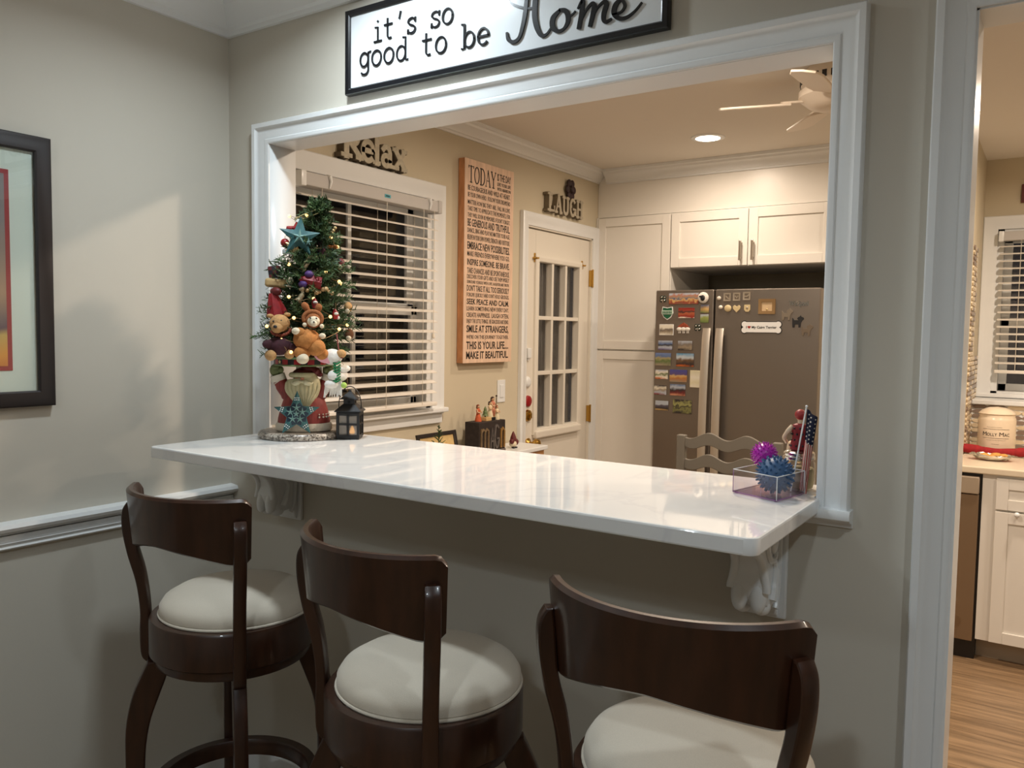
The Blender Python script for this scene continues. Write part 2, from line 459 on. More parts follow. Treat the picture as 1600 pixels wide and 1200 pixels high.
def arc(cx, cy, rx, ry, a0, a1, n=12):
    return [(cx + rx * cos(radians(a0 + (a1 - a0) * i / n)), cy + ry * sin(radians(a0 + (a1 - a0) * i / n))) for i in range(n + 1)]
def smooth(pts, n=6):
    """Catmull-Rom through points of any dimension"""
    P = [Vector(p) for p in pts]; out = []
    for i in range(len(P) - 1):
        p0 = P[max(i - 1, 0)]; p1 = P[i]; p2 = P[i + 1]; p3 = P[min(i + 2, len(P) - 1)]
        for k in range(n):
            t = k / n
            out.append(0.5 * ((2 * p1) + (p2 - p0) * t + (2 * p0 - 5 * p1 + 4 * p2 - p3) * t * t + (3 * p1 - p0 - 3 * p2 + p3) * t ** 3))
    out.append(P[-1]); return out

FZ = -0.1
T_CAS = 0.02
# ------------------------------------------------------------------ room shell
XA, XB, ZT = 0.2075, 1.903, 1.9815        # serving opening
ZB = 1.09
WT = 0.0894                               # wall thickness
XD0, XD1, ZD = 2.1506, 3.02, 1.9988       # doorway
KX, KB = -0.117, 3.6                      # kitchen left wall, back wall
DX1, DY0 = 4.7, -4.3
mb = MB(); mb.box(KX - 0.12, DX1 + .1, DY0 - .1, KB + .1, FZ - 0.1, FZ); struct('floor', mb, PLANKS)
mb = MB(); mb.box(-0.237, 0.0, DY0 - .1, 0.0, FZ, DCEIL + .05); struct('wall_left', mb, WALL)
mb = MB(); mb.box(DX1, DX1 + .1, DY0 - .1, KB + .1, FZ, DCEIL + .05); struct('wall_right', mb, WALL)
mb = MB(); mb.box(-0.237, DX1 + .1, DY0 - .1, DY0, FZ, DCEIL + .05); struct('wall_rear', mb, WALL)
mb = MB()
mb.box(-0.237, XA, 0, WT, FZ, DCEIL + .05, m=WALL); mb.box(XA, XB, 0, WT, FZ, ZB - .05, m=WALL)
mb.box(XA, XB, 0, WT, ZT, DCEIL + .05, m=WALL); mb.box(XB, XD0, 0, WT, FZ, DCEIL + .05, m=WALL)
mb.box(XD0, XD1, 0, WT, ZD, DCEIL + .05, m=WALL); mb.box(XD1, DX1, 0, WT, FZ, DCEIL + .05, m=WALL)
struct('wall_front', mb, WALL)
mb = MB(); mb.box(-0.237, DX1 + .1, DY0 - .1, 0.0, DCEIL, DCEIL + .1); struct('ceiling', mb, CEILW)
mb = MB(); mb.box(-0.237, DX1 + .1, WT, KB + .1, KCEIL, KCEIL + .145); struct('ceiling_kitchen', mb, CEILW)
# kitchen left wall with holes for the window and the door
WY0, WY1, WZ0, WZ1 = 0.32, 1.19, 1.045, 2.005
KD0, KD1, KDZ = 2.001, 2.742, 1.988
mb = MB(); x0, x1 = KX - .12, KX
mb.box(x0, x1, WT, WY0, FZ, KCEIL); mb.box(x0, x1, WY0, WY1, FZ, WZ0); mb.box(x0, x1, WY0, WY1, WZ1, KCEIL)
mb.box(x0, x1, WY1, KD0, FZ, KCEIL); mb.box(x0, x1, KD0, KD1, KDZ, KCEIL); mb.box(x0, x1, KD1, KB + .1, FZ, KCEIL)
struct('wall_kitchen_left', mb, KWALL)
W2X0, W2X1, W2Z0, W2Z1 = 2.003, 2.83, 1.10, 2.02
mb = MB()
mb.box(KX, W2X0, KB, KB + .1, FZ, KCEIL); mb.box(W2X0, W2X1, KB, KB + .1, FZ, W2Z0); mb.box(W2X0, W2X1, KB, KB + .1, W2Z1, KCEIL)
mb.box(W2X1, DX1, KB, KB + .1, FZ, KCEIL); struct('wall_kitchen_back', mb, KWALL)
mb = MB(); mb.box(1.34, 1.93, 3.0, KB, FZ, KCEIL); struct('wall_partition', mb, KWALL)

# crown mouldings: (out from wall, height)
def crown_profile(s):
    return [(0, 0), (0.012 * s, 0), (0.014 * s, 0.014 * s), (0.024 * s, 0.02 * s), (0.03 * s, 0.036 * s), (0.05 * s, 0.058 * s), (0.072 * s, 0.07 * s), (0.078 * s, 0.084 * s), (0.092 * s, 0.09 * s), (0.095 * s, 0.11 * s)]
def crown(name, pts, z, s, m=TRIM):
    """pts: wall line in plan; the room lies to the left of the path"""
    mb = MB(); P = [Vector((x, y, z)) for x, y in pts]; pr = crown_profile(s)
    mb.sweep([(a, b) for a, b in pr] + [(0, 0.11 * s)], P, (0, 0, 1), m); struct(name, mb, m)
crown('trim_crown_dining', [(DX1, 0), (0, 0), (0, DY0)], DCEIL - .11, 1.0)
crown('trim_crown_kitchen', [(KX, 2.812), (KX, WT)], KCEIL - 0.075, 0.68)
crown('trim_crown_cabinet', [(1.32, 2.812), (KX + .06, 2.812)], KCEIL - 0.082, 0.74)

# chair rail on the left wall: cap and lower bead
mb = MB()
cap = [(0, 0.838), (0.014, 0.842), (0.022, 0.85), (0.034, 0.853), (0.038, 0.862), (0.034, 0.872), (0.0, 0.876)]
low = [(0, 0.797), (0.012, 0.80), (0.018, 0.806), (0.015, 0.812), (0.02, 0.82), (0.012, 0.826), (0.010, 0.838), (0, 0.838)]
for pr in (cap, low):
    n = len(pr); vs = [(x, y, z) for y in (-0.001, DY0) for x, z in pr]
    mb.add(vs, [(i, (i + 1) % n, n + (i + 1) % n, n + i) for i in range(n)] + [tuple(range(n)), tuple(range(2 * n - 1, n - 1, -1))], TRIM)
struct('trim_chair_rail', mb, TRIM)

# picture-frame casing round the serving opening and the doorway
CW = 0.065
CPROF = [(0, 0), (0, 0.010), (0.004, 0.013), (0.013, 0.013), (0.016, 0.010), (0.020, 0.012), (0.030, 0.013), (0.040, 0.016), (0.048, 0.021), (0.050, 0.025), (0.062, 0.026), (CW, 0.022), (CW, 0)]
def casing(name, path, nrm, closed, m=TRIM, prof=CPROF):
    mb = MB(); mb.sweep(prof, path, nrm, m, closed); struct(name, mb, m)
y0 = 0.0
# path runs so that nrm x direction points away from the opening
casing('trim_opening', [(XA, y0, 1.05), (XA, y0, ZT), (XB, y0, ZT), (XB, y0, 1.05)], (0, -1, 0), False)
casing('trim_doorway', [(XD0, y0, FZ), (XD0, y0, ZD), (XD1, y0, ZD), (XD1, y0, FZ)][::1], (0, -1, 0), False)
# jamb linings
mb = MB()
mb.box(XA - .006, XA + .001, -.004, WT + .01, ZB, ZT, m=TRIM); mb.box(XB - .001, XB + .006, -.004, WT + .01, ZB, ZT, m=TRIM)
mb.box(XA - .006, XB + .006, -.004, WT + .01, ZT - .001, ZT + .006, m=TRIM)
struct('trim_opening_jamb', mb, TRIM)
mb = MB()
mb.box(XD0 - .006, XD0 + .004, -.004, WT + .012, FZ, ZD, m=TRIM); mb.box(XD1 - .004, XD1 + .006, -.004, WT + .012, FZ, ZD, m=TRIM)
mb.box(XD0, XD1, -.004, WT + .012, ZD - .003, ZD + .006, m=TRIM); struct('trim_doorway_jamb', mb, TRIM)
# stool moulding under the opening casing
mb = MB()
pr = [(0, 1.012), (-0.008, 1.012), (-0.014, 1.022), (-0.03, 1.026), (-0.038, 1.032), (-0.04, 1.041), (-0.036, 1.05), (0, 1.05)]
n = len(pr); vs = [(x, y, z) for x in (XA - CW - .006, XB + CW + .006) for y, z in pr]
mb.add(vs, [(i, (i + 1) % n, n + (i + 1) % n, n + i) for i in range(n)] + [tuple(range(n)), tuple(range(2 * n - 1, n - 1, -1))], TRIM)
struct('trim_opening_sill', mb, TRIM)
# baseboards
mb = MB(); mb.box(0, .014, DY0, 0, FZ, FZ + .1, .004); struct('baseboard_left', mb, TRIM)
mb = MB(); mb.box(0, XD0 - CW, -.014, 0, FZ, FZ + .1, .004); struct('baseboard_front', mb, TRIM)

# ------------------------------------------------------------------ recessed lamps
def recessed(x, y, w, col, zc, lens, label, group):
    t = thing('recessed_light', (x, y, zc), label, 'ceiling light', group)
    mb = MB(); mb.lathe([(0.062, 0.0), (0.062, -0.006), (0.074, -0.007), (0.084, -0.004), (0.086, 0.0)], (x, y, zc), 40, cap=False); part('trim_ring', mb, TRIM, t)
    mb = MB(); mb.lathe([(0.0, -0.0035), (0.063, -0.003), (0.063, -0.001)], (x, y, zc), 40, cap=False); part('lens', mb, lens, t)
    ld = bpy.data.lights.new('lamp', 'AREA'); ld.shape = 'DISK'; ld.size = 0.12; ld.energy = w; ld.color = col; ld.spread = radians(154 if zc == DCEIL else 172)
    lo = bpy.data.objects.new('lamp', ld); COL.objects.link(lo); lo.parent = t; lo.location = (0, 0, -0.010)
    return t
for (x, y, w), lb in zip(DINING_LAMPS, ('recessed ceiling light above the serving counter', 'recessed dining ceiling light near the doorway', 'recessed dining ceiling light behind the bar stools')):
    recessed(x, y, w, COOL, DCEIL, LENS_C, lb, 'recessed lights in the dining ceiling')
for (x, y, w), lb in zip(KITCHEN_LAMPS, ('lit recessed ceiling light in front of the fridge cabinets', 'recessed kitchen ceiling light just inside the serving opening', 'recessed kitchen ceiling light in front of the sink counter', 'recessed kitchen ceiling light inside the doorway')):
    recessed(x, y, w, WARM, KCEIL, LENS_W, lb, 'recessed lights in the kitchen ceiling')

t = thing('pendant_light', (PENDANT[0], PENDANT[1], DCEIL), 'hanging dining lamp with a bare round bulb', 'pendant light')
mb = MB(); mb.lathe([(0.0, 0), (0.06, 0), (0.06, -.02), (0.01, -.03), (0, -.03)], (PENDANT[0], PENDANT[1], DCEIL), 24, cap=False); part('canopy', mb, NICKEL, t)
mb = MB(); mb.cyl((PENDANT[0], PENDANT[1], DCEIL - .02), (PENDANT[0], PENDANT[1], PENDANT[2] + .05), .005, 8); part('cord', mb, BLACK, t)
mb = MB(); mb.ball((PENDANT[0], PENDANT[1], PENDANT[2]), .035); part('bulb', mb, LENS_C, t)
ld = bpy.data.lights.new('lamp', 'POINT'); ld.energy = PENDANT[3]; ld.color = COOL; ld.shadow_soft_size = 0.06
lo = bpy.data.objects.new('lamp', ld); COL.objects.link(lo); lo.parent = t; lo.location = (0, 0, PENDANT[2] - DCEIL)
# ------------------------------------------------------------------ counter and corbels
def round_poly(x0, x1, y0, y1, r, n=6):
    out = []
    for cx, cy, a in ((x1 - r, y1 - r, 0), (x0 + r, y1 - r, 90), (x0 + r, y0 + r, 180), (x1 - r, y0 + r, 270)):
        out += [(cx + r * cos(radians(a + 90 * k / n)), cy + r * sin(radians(a + 90 * k / n))) for k in range(n + 1)]
    return out
CT = 1.07
def arc_pts(cx, cy, r, a0, a1, n=6): return arc(cx, cy, r, r, a0, a1, n)
CX0, CX1, CYF, CYB = 0.2285, 1.914, -0.444, 0.127
poly = arc_pts(CX0 + .02, CYF + .02, .02, 180, 270) + arc_pts(CX1 - .022, CYF + .022, .022, 270, 360) + [(CX1, -.027), (XB - .002, -.027), (XB - .002, CYB), (XA + .002, CYB), (XA + .002, -.027), (CX0, -.027)]
mb = MB(); mb.prism(poly, CT - .031, CT, bev=0.004)
solid('countertop', mb, QUARTZ, 'long glossy white quartz bar counter set into the serving opening', 'counter')

def corbel(xc, label):
    """white scrolled bracket; profile in (y, z) below the counter"""
    zt = CT - .031
    t = thing('corbel', (xc, -0.0, zt - .235), label, 'corbel', 'scrolled corbels under the counter')
    M = Matrix(((0, 0, 1, xc), (1, 0, 0, 0), (0, 1, 0, zt), (0, 0, 0, 1)))       # local x->Y, y->Z, z->X
    body = [(-0.20, 0), (-0.205, -0.018), (-0.20, -0.04), (-0.185, -0.055), (-0.165, -0.062), (-0.145, -0.07), (-0.125, -0.085), (-0.112, -0.105), (-0.108, -0.125), (-0.112, -0.15), (-0.108, -0.175), (-0.09, -0.195), (-0.065, -0.203), (-0.04, -0.20), (-0.025, -0.21), (-0.018, -0.232), (-0.0, -0.238), (0.0, 0)]
    body = [(min(p[0], 0.0), p[1]) for p in smooth(body[:-1], 4)] + [(0, 0)]
    mb = MB(); mb.prism(body, -0.034, 0.034, M=M, bev=0.003); part('scroll_body', mb, TRIM, t)
    path = smooth([(-0.199, -0.006), (-0.203, -0.022), (-0.190, -0.052), (-0.160, -0.066), (-0.130, -0.084), (-0.113, -0.112), (-0.110, -0.14), (-0.113, -0.160)], 6)
    for s in (-1, 1):                   # raised borders of the front and the paired feet
        lobes = MB(); k = len(path)
        lobes.tube([(xc + s * (0.037 - .012 * sin(pi * min(1, i / k * 1.1))), p[0] + .004, zt + p[1]) for i, p in enumerate(path)], [0.0105 - .002 * i / k for i in range(k)], 12)
        lobes.ball((xc + s * 0.0195, -0.100, zt - 0.168), 0.0185, s=(1.0, 1.0, 2.1), rot=Matrix.Rotation(radians(-14), 3, 'X'))
        lobes.ball((xc + s * 0.0195, -0.078, zt - 0.200), 0.0175, s=(1.0, 1.3, .95))
        part('front_lobe', lobes, TRIM, t)
        v = MB()
        v.ball((xc + s * 0.038, -0.080, zt - 0.058), 0.019, s=(.6, .9, 1.5), rot=Matrix.Rotation(radians(14), 3, 'X'))
        v.tube([(xc + s * 0.037, p[0], zt + p[1]) for p in smooth([(-0.058, -0.022), (-0.100, -0.030), (-0.112, -0.062), (-0.090, -0.095), (-0.062, -0.100), (-0.055, -0.085)], 5)], 0.0065, 8)
        v.tube([(xc + s * 0.037, p[0], zt + p[1]) for p in smooth([(-0.062, -0.098), (-0.050, -0.125), (-0.058, -0.160), (-0.070, -0.185)], 6)], [.006] * 6 + [.008] * 6 + [.010] * 7, 8)
        v.tube([(xc + s * 0.036, p[0], zt + p[1]) for p in smooth([(-0.022, -0.01), (-0.020, -0.10), (-0.026, -0.18), (-0.04, -0.21)], 6)], .006, 8)
        part('side_scroll', v, TRIM, t)
    mb = MB(); mb.box(xc - .05, xc + .05, -.012, 0.0, zt - .24, zt, .003); part('back_plate', mb, TRIM, t)
    return t
corbel(0.305, 'white scrolled corbel under the counter beside the chair rail')
corbel(1.80, 'white scrolled corbel under the counter end nearest the doorway')

# ------------------------------------------------------------------ bar stools
def make_stool():
    t = thing('bar_stool', (0, 0, FZ), 'stool', 'bar stool', 'swivel bar stools at the counter', local=True)
    z = lambda h: h - FZ                     # heights are written in model frame
    RR = 0.198
    # four sabre legs
    outer = smooth([(0.200, .585), (0.216, .55), (0.236, .50), (0.250, .43), (0.252, .34), (0.250, .2), (0.252, .05), (0.268, -.1)], 5)
    inner = smooth([(0.150, .585), (0.158, .545), (0.174, .50), (0.197, .43), (0.208, .34), (0.209, .2), (0.212, .05), (0.226, -.1)], 5)
    for k in range(4):
        poly = [(p[0], z(p[1])) for p in outer] + [(p[0], z(p[1])) for p in reversed(inner)]
        a = radians(45 + 90 * k)
        M = Matrix.Rotation(a, 4, 'Z') @ Matrix(((1, 0, 0, 0), (0, 0, -1, 0), (0, 1, 0, 0), (0, 0, 0, 1)))
        mb = MB(); mb.prism(poly, -.0155, .0155, M=M, bev=0.004); part('leg', mb, CHERRY, t)
    mb = MB(); mb.lathe([(0.178, z(.215)), (0.206, z(.215)), (0.209, z(.222)), (0.209, z(.25)), (0.205, z(.257)), (0.182, z(.257)), (0.178, z(.25)), (0.178, z(.215))], n=56, cap=False); part('foot_ring', mb, CHERRY, t)
    mb = MB(); mb.lathe([(0.16, z(.580)), (0.184, z(.580)), (0.188, z(.586)), (0.188, z(.602)), (0.16, z(.602))], n=48); part('swivel_base', mb, CHERRY, t)
    mb = MB(); mb.lathe([(0.15, z(.602)), (RR - .006, z(.602)), (RR, z(.608)), (RR, z(.687)), (RR - .004, z(.694)), (RR - .022, z(.694)), (RR - .026, z(.688)), (RR - .026, z(.63)), (0.15, z(.63))], n=64, cap=False); part('seat_ring', mb, CHERRY, t)
    c = MB()
    CO = 0.013
    c.lathe([(0.0, z(.65)), (0.166, z(.65)), (0.168, z(.686)), (0.178, z(.692)), (0.185, z(.702)), (0.184, z(.716)), (0.175, z(.730)), (0.151, z(.744)), (0.112, z(.754)), (0.06, z(.760)), (0.0, z(.762))], (0, CO, 0), n=64, cap=False)
    cu = part('seat_cushion', c, LINEN, t)
    pp = MB(); pp.tube([(0.185 * cos(2 * pi * i / 64), CO + 0.185 * sin(2 * pi * i / 64), z(.697)) for i in range(64)], 0.0035, 8, closed=True); part('piping', pp, LINEN, cu)
    # curved back panel
    HALF = 58.2; N = 44; vs = []; fs = []
    for i in range(N + 1):
        u = -1 + 2 * i / N; a = radians(-90 + HALF * u); e = abs(u)
        zt = 1.016 - 0.014 * max(0, (e - .92) / .08) ** 2
        zb = 0.899 - 0.038 * min(1, e / .8) ** 1.5 + 0.012 * max(0, (e - .93) / .07) ** 2
        for zz, tilt in ((zb, 0.0), (zb + .006, 0), (zt - .006, 1), (zt, 1)):
            pass
        zs = [zb, zb + .005, (zb + zt) / 2, zt - .006, zt]
        rin = [0.006, 0, 0, 0, 0.007]
        row = []
        for zz, q in zip(zs, rin):
            ro = 0.228 + 0.015 * (zz - .86) / .156 - q
            row.append((ro * cos(a), ro * sin(a), z(zz)))
        for zz, q in zip(reversed(zs), reversed(rin)):
            ri = 0.208 + 0.015 * (zz - .86) / .156 + q * .6
            row.append((ri * cos(a), ri * sin(a), z(zz)))
        vs += row
    K = 10
    for i in range(N):
        for k in range(K):
            l = (k + 1) % K
            fs.append((i * K + k, i * K + l, (i + 1) * K + l, (i + 1) * K + k))
    fs.append(tuple(range(K))); fs.append(tuple(range((N + 1) * K - 1, N * K - 1, -1)))
    mb = MB(); mb.add(vs, fs); part('backrest', mb, CHERRY, t)
    # two bent uprights outside the panel
    for s in (-1, 1):
        o_ = smooth([(0.205, .566), (0.220, .585), (0.223, .64), (0.222, .70), (0.231, .77), (0.250, .84), (0.261, .90), (0.261, .945), (0.250, .968)], 5)
        i_ = smooth([(0.1985, .566), (0.1985, .62), (0.1990, .68), (0.203, .74), (0.212, .80), (0.2275, .86), (0.2325, .91), (0.2362, .95), (0.2385, .968)], 5)
        poly = [(p[0], z(p[1])) for p in o_] + [(p[0], z(p[1])) for p in reversed(i_)]
        a = radians(-90 + 52 * s)
        M = Matrix.Rotation(a, 4, 'Z') @ Matrix(((1, 0, 0, 0), (0, 0, -1, 0), (0, 1, 0, 0), (0, 0, 0, 1)))
        mb = MB(); mb.prism(poly, -.0145, .0145, M=M, bev=0.004); part('back_post', mb, CHERRY, t)
    return t
stool = make_stool()
STOOLS = [((0.604, -0.450), 4.2, 'dark cherry swivel bar stool beside the chair rail wall, seat half in shade'),
          ((1.277, -0.505), -9.4, 'dark cherry swivel bar stool in the middle, its cream seat crossed by a bright patch'),
          ((1.839, -0.497), 2.9, 'dark cherry swivel bar stool nearest the doorway, its back seen square on')]
for i, ((x, y), r, lb) in enumerate(STOOLS):
    o = stool if i == 0 else copy_tree(stool)
    o.location = (x, y, FZ + DZ); o.rotation_euler = (0, 0, radians(r)); o['label'] = lb
for ch in stool.children:
    if ch.name.startswith('leg'): ch.rotation_euler.z = radians(7)      # its seat is swivelled against its legs

# ------------------------------------------------------------------ kitchen window, blind
def window(name, M, x0, x1, z0, z1, depth, meet, cols):
    """double-hung window in a wall; M maps local (x along wall, z up, n into the room)"""
    root = bpy.data.objects.new(name, None); COL.objects.link(root); root['kind'] = 'structure'
    ORG[root] = Vector((0, 0, 0)); root.location = (0, 0, DZ)
    c = 0.072
    mb = MB()
    P = [(x0, z0 - .03), (x0, z1), (x1, z1), (x1, z0 - .03)]
    path = [M @ Vector((a, b, 0)) for a, b in P]; nrm = (M.to_3x3() @ Vector((0, 0, 1)))
    mb.sweep([(0, 0), (0, 0.012), (0.012, 0.014), (0.03, 0.016), (0.045, 0.022), (0.056, 0.026), (0.068, 0.028), (c, 0.024), (c, 0)], path, nrm, TRIM)
    part('casing', mb, TRIM, root)
    mb = MB()
    mb.box(x0 - c - .012, x1 + c + .012, z0 - .022, z0, -.08, .046, .005, m=TRIM, M=M)
    mb.box(x0 - c, x1 + c, z0 - .075, z0 - .022, 0, .016, .004, m=TRIM, M=M)
    part('sill', mb, TRIM, root)
    mb = MB()
    for a, b in ((x0, x0 + .03), (x1 - .03, x1)): mb.box(a, b, z0, z1, -depth, .0, m=TRIM, M=M)
    mb.box(x0, x1, z1 - .03, z1, -depth, .0, m=TRIM, M=M); mb.box(x0, x1, z0, z0 + .012, -depth, .0, m=TRIM, M=M)
    part('jamb', mb, TRIM, root)
    for k, (za, zb, n) in enumerate(((meet - .015, z1 - .03, -.085), (z0 + .012, meet + .015, -.06))):
        mb = MB(); a, b = x0 + .03, x1 - .03; w = .042
        mb.box(a, a + w, za, zb, n - .02, n, .003, m=TRIM, M=M); mb.box(b - w, b, za, zb, n - .02, n, .003, m=TRIM, M=M)
        mb.box(a, b, za, za + w, n - .02, n, .003, m=TRIM, M=M); mb.box(a, b, zb - w, zb, n - .02, n, .003, m=TRIM, M=M)
        for i in range(1, cols):
            xm = a + (b - a) * i / cols
            mb.box(xm - .010, xm + .010, za + w, zb - w, n - .016, n - .004, m=TRIM, M=M)
        s = part('sash', mb, TRIM, root)
        mb = MB(); mb.box(a + w - .005, b - w + .005, za + w - .005, zb - w + .005, n - .012, n - .010, m=GLASS, M=M); part('pane', mb, GLASS, s)
    return root
window('window_1', frame_x(KX), WY0, WY1, WZ0, WZ1, .11, 1.50, 2)
window('window_2', frame_y(KB), W2X0, W2X1, W2Z0, W2Z1, .09, 1.50, 1)

def blind(M, x0, x1, ztop, zbot, n, pitch, tilt, label, name='window_blind', hh=.05, tag_=True, railm=RAILG):
    c = M @ Vector(((x0 + x1) / 2, zbot, n))
    t = thing(name, c, label, 'window blind')
    mb = MB()
    mb.box(x0, x1, ztop - hh, ztop, n - .03, n + .032, .003, m=railm, M=M)
    for a in (x0 - .003, x1 - .022): mb.box(a, a + .025, ztop - hh - .004, ztop + .003, n - .03, n + .036, .003, m=TRIM if a < x0 else railm, M=M)
    hr = part('headrail', mb, railm, t)
    for fx in (.17, .90):
        mb = MB(); X = x0 + (x1 - x0) * fx
        mb.tube([M @ Vector((X, ztop + .002, n + .02)), M @ Vector((X, ztop - .004, n + .036)), M @ Vector((X + .004, ztop - .02, n + .037)), M @ Vector((X - .002, ztop - hh + .004, n + .035))], [.007, .008, .006, .003], 8)
        part('valance_clip', mb, TRIM, hr, 'white plastic valance clip')
    if tag_:
        mb = MB(); X = x0 + (x1 - x0) * .545
        mb.box(X, X + .036, ztop - .034, ztop - .020, n + .0322, n + .0335, m=mat('aqua sticker', rgb(70, 160, 176), .4), M=M)
        for k in range(4): mb.box(X + .006 + k * .006, X + .010 + k * .006, ztop - .030, ztop - .024, n + .0334, n + .0339, m=BLACKINK, M=M)
        part('sticker', mb, TRIM, hr, 'small aqua sticker')
    mb = MB(); z = ztop - hh - .03; k = 0
    while z > zbot + .03:
        R = Matrix.Translation(Vector((0, z, n))) @ Matrix.Rotation(tilt, 4, 'X')
        w = .024
        vs = []; fs = []
        for X in (x0 + .008, x1 - .008):
            for q in range(5):
                d = -w + 2 * w * q / 4; vs.append((X, .0035 * (1 - (d / w) ** 2) + .0013, d))
            for q in range(4, -1, -1):
                d = -w + 2 * w * q / 4; vs.append((X, .0035 * (1 - (d / w) ** 2) - .0013, d))
        for q in range(10): fs.append((q, (q + 1) % 10, 10 + (q + 1) % 10, 10 + q))
        fs += [tuple(range(10)), tuple(range(19, 9, -1))]
        mb.add(vs, fs, BLINDW, M @ R); z -= pitch; k += 1
    part('slats', mb, BLINDW, t)
    mb = MB(); mb.box(x0 + .006, x1 - .006, zbot, zbot + .018, n - .026, n + .026, .004, m=BLINDW, M=M); part('bottom_rail', mb, BLINDW, t)
    mb = MB()
    for fx in (.13, .57, .86):
        X = x0 + (x1 - x0) * fx
        for dn in (-.027, .027): mb.cyl(M @ Vector((X, ztop - hh, n + dn)), M @ Vector((X, zbot + .01, n + dn)), .0011, 6)
    part('ladder_cords', mb, CORDW, t)
    mb = MB(); X = x1 - .055
    mb.cyl(M @ Vector((X, ztop - hh, n + .038)), M @ Vector((X, zbot + .33, n + .038)), .0014, 6)
    mb.lathe([(0.0025, 0), (.006, -.004), (.008, -.02), (.0, -.024)], M @ Vector((X, zbot + .33, n + .038)), 10)
    part('pull_cord', mb, CORDW, t)
    return t
blind(frame_x(KX), .34, 1.157, 1.985, 1.062, .05, .0458, radians(14), 'white slatted blind with grey headrail over the window behind the small tree')
blind(frame_y(KB), 2.012, 2.82, 2.0, 1.215, .035, .0405, radians(10), 'white slatted blind half lowered over the window behind the lidded canister', tag_=False)
# night outside
mb = MB()
for k in range(14): mb.box(-1.6, -1.56 + .01 * (k % 2), -.6, 4.2, FZ + k * .2, FZ + .195 + k * .2)
struct('wall_outside_siding', mb, NIGHT)

# ------------------------------------------------------------------ kitchen door (nine panes)
door = bpy.data.objects.new('door_1', None); COL.objects.link(door); door['kind'] = 'structure'
ORG[door] = Vector((0, 0, 0)); door.location = (0, 0, DZ)
MX = frame_x(KX)
GY0, GY1, GZ0, GZ1 = 2.133, 2.592, .862, 1.80
mb = MB(); pth = [MX @ Vector(p) for p in ((KD0, FZ, 0), (KD0, KDZ, 0), (KD1, KDZ, 0), (KD1, FZ, 0))]
KDP = [(0, 0), (0, .010), (.012, .012), (.03, .014), (.04, .02), (.052, .024), (.064, .024), (.07, .02), (.07, 0)]
mb.sweep(KDP, pth, (1, 0, 0), TRIM); part('casing', mb, DOORW, door)
mb = MB()
mb.box(KD0, KD0 + .008, FZ, KDZ, -.1, .004, M=MX); mb.box(KD1 - .008, KD1, FZ, KDZ, -.1, .004, M=MX); mb.box(KD0, KD1, KDZ - .008, KDZ, -.1, .004, M=MX)
part('door_jamb', mb, DOORW, door)
mb = MB(); n0, n1 = -.055, -.012
A, B = KD0 + .011, KD1 - .011
mb.box(A, GY0 - .02, FZ + .01, KDZ - .012, n0, n1, .002, M=MX); mb.box(GY1 + .02, B, FZ + .01, KDZ - .012, n0, n1, .002, M=MX)
mb.box(GY0 - .02, GY1 + .02, GZ1 + .02, KDZ - .012, n0, n1, .0, M=MX); mb.box(GY0 - .02, GY1 + .02, FZ + .01, GZ0 - .02, n0, n1, .0, M=MX)
slab = part('door_slab', mb, DOORW, door)
mb = MB(); w = .034
P = [(GY0, GZ0), (GY1, GZ0), (GY1, GZ1), (GY0, GZ1)]
mb.sweep([(0, -.03), (0, .012), (-.004, .016), (-.022, .018), (-.034, .012), (-.036, 0)], [MX @ Vector((a, b, n1)) for a, b in P], (1, 0, 0), DOORW, closed=True)
for i in (1, 2):
    y = GY0 + (GY1 - GY0) * i / 3; mb.box(y - .011, y + .011, GZ0, GZ1, n0 + .01, n1 + .010, .003, m=DOORW, M=MX)
    zz = GZ0 + (GZ1 - GZ0) * i / 3; mb.box(GY0, GY1, zz - .011, zz + .011, n0 + .01, n1 + .0095, .003, m=DOORW, M=MX)
lite = part('window_grille', mb, DOORW, door)
mb = MB(); mb.box(GY0 - .005, GY1 + .005, GZ0 - .005, GZ1 + .005, -.036, -.034, M=MX); part('pane', mb, GLASS, lite)
mb = MB(); mb.box(GY0 - .03, GY1 + .03, GZ0 - .055, GZ0 - .012, n1, n1 + .03, .008, M=MX); part('sill_strip', mb, DOORW, lite)
cu = MB(); N = 120; vs = []; fs = []
for i in range(N + 1):
    y = GY0 - .03 + (GY1 - GY0 + .06) * i / N; d = -.085 + .008 * sin(i * .55) + .004 * sin(i * 1.7)
    for zz in (GZ0 - .05, GZ1 + .04): vs.append((y, zz, d))
for i in range(N): fs.append((2 * i, 2 * i + 1, 2 * i + 3, 2 * i + 2))
cu.add(vs, fs, None, MX); part('sheer_curtain', cu, SHEER, door)
def disc_on(M, y, z, n, prof, name, m, parent, label=None, seg=28):
    mb = MB(); R = M @ Matrix.Translation(Vector((y, z, n))); mb.lathe(prof, (0, 0, 0), seg, M=R, cap=False); return part(name, mb, m, parent, label)
disc_on(MX, 2.052, .942, n1, [(0, .016), (.022, .016), (.03, .012), (.034, .0)], 'deadbolt', BRASS, door)
mb = MB(); mb.box(2.046, 2.058, .928, .956, n1 + .016, n1 + .028, .002, M=MX); part('thumb_turn', mb, BRASS, door)
kb = disc_on(MX, 2.055, .785, n1, [(.028, .0), (.03, .006), (.018, .012), (.012, .02), (.011, .034), (.02, .042), (.029, .052), (.031, .062), (.027, .074), (.014, .082), (0, .084)], 'door_knob', BRASS, door)
disc_on(MX, 2.05, 1.022, n1, [(0, .014), (.024, .014), (.03, .010), (.032, .0)], 'sticker', REDM, door, 'round red disc stuck on the door')
disc_on(MX, 2.04, 1.129, n1, [(0, .016), (.012, .017), (.024, .014), (.031, .006), (.032, .0)], 'alarm_button', TRIM, door, 'round white button')
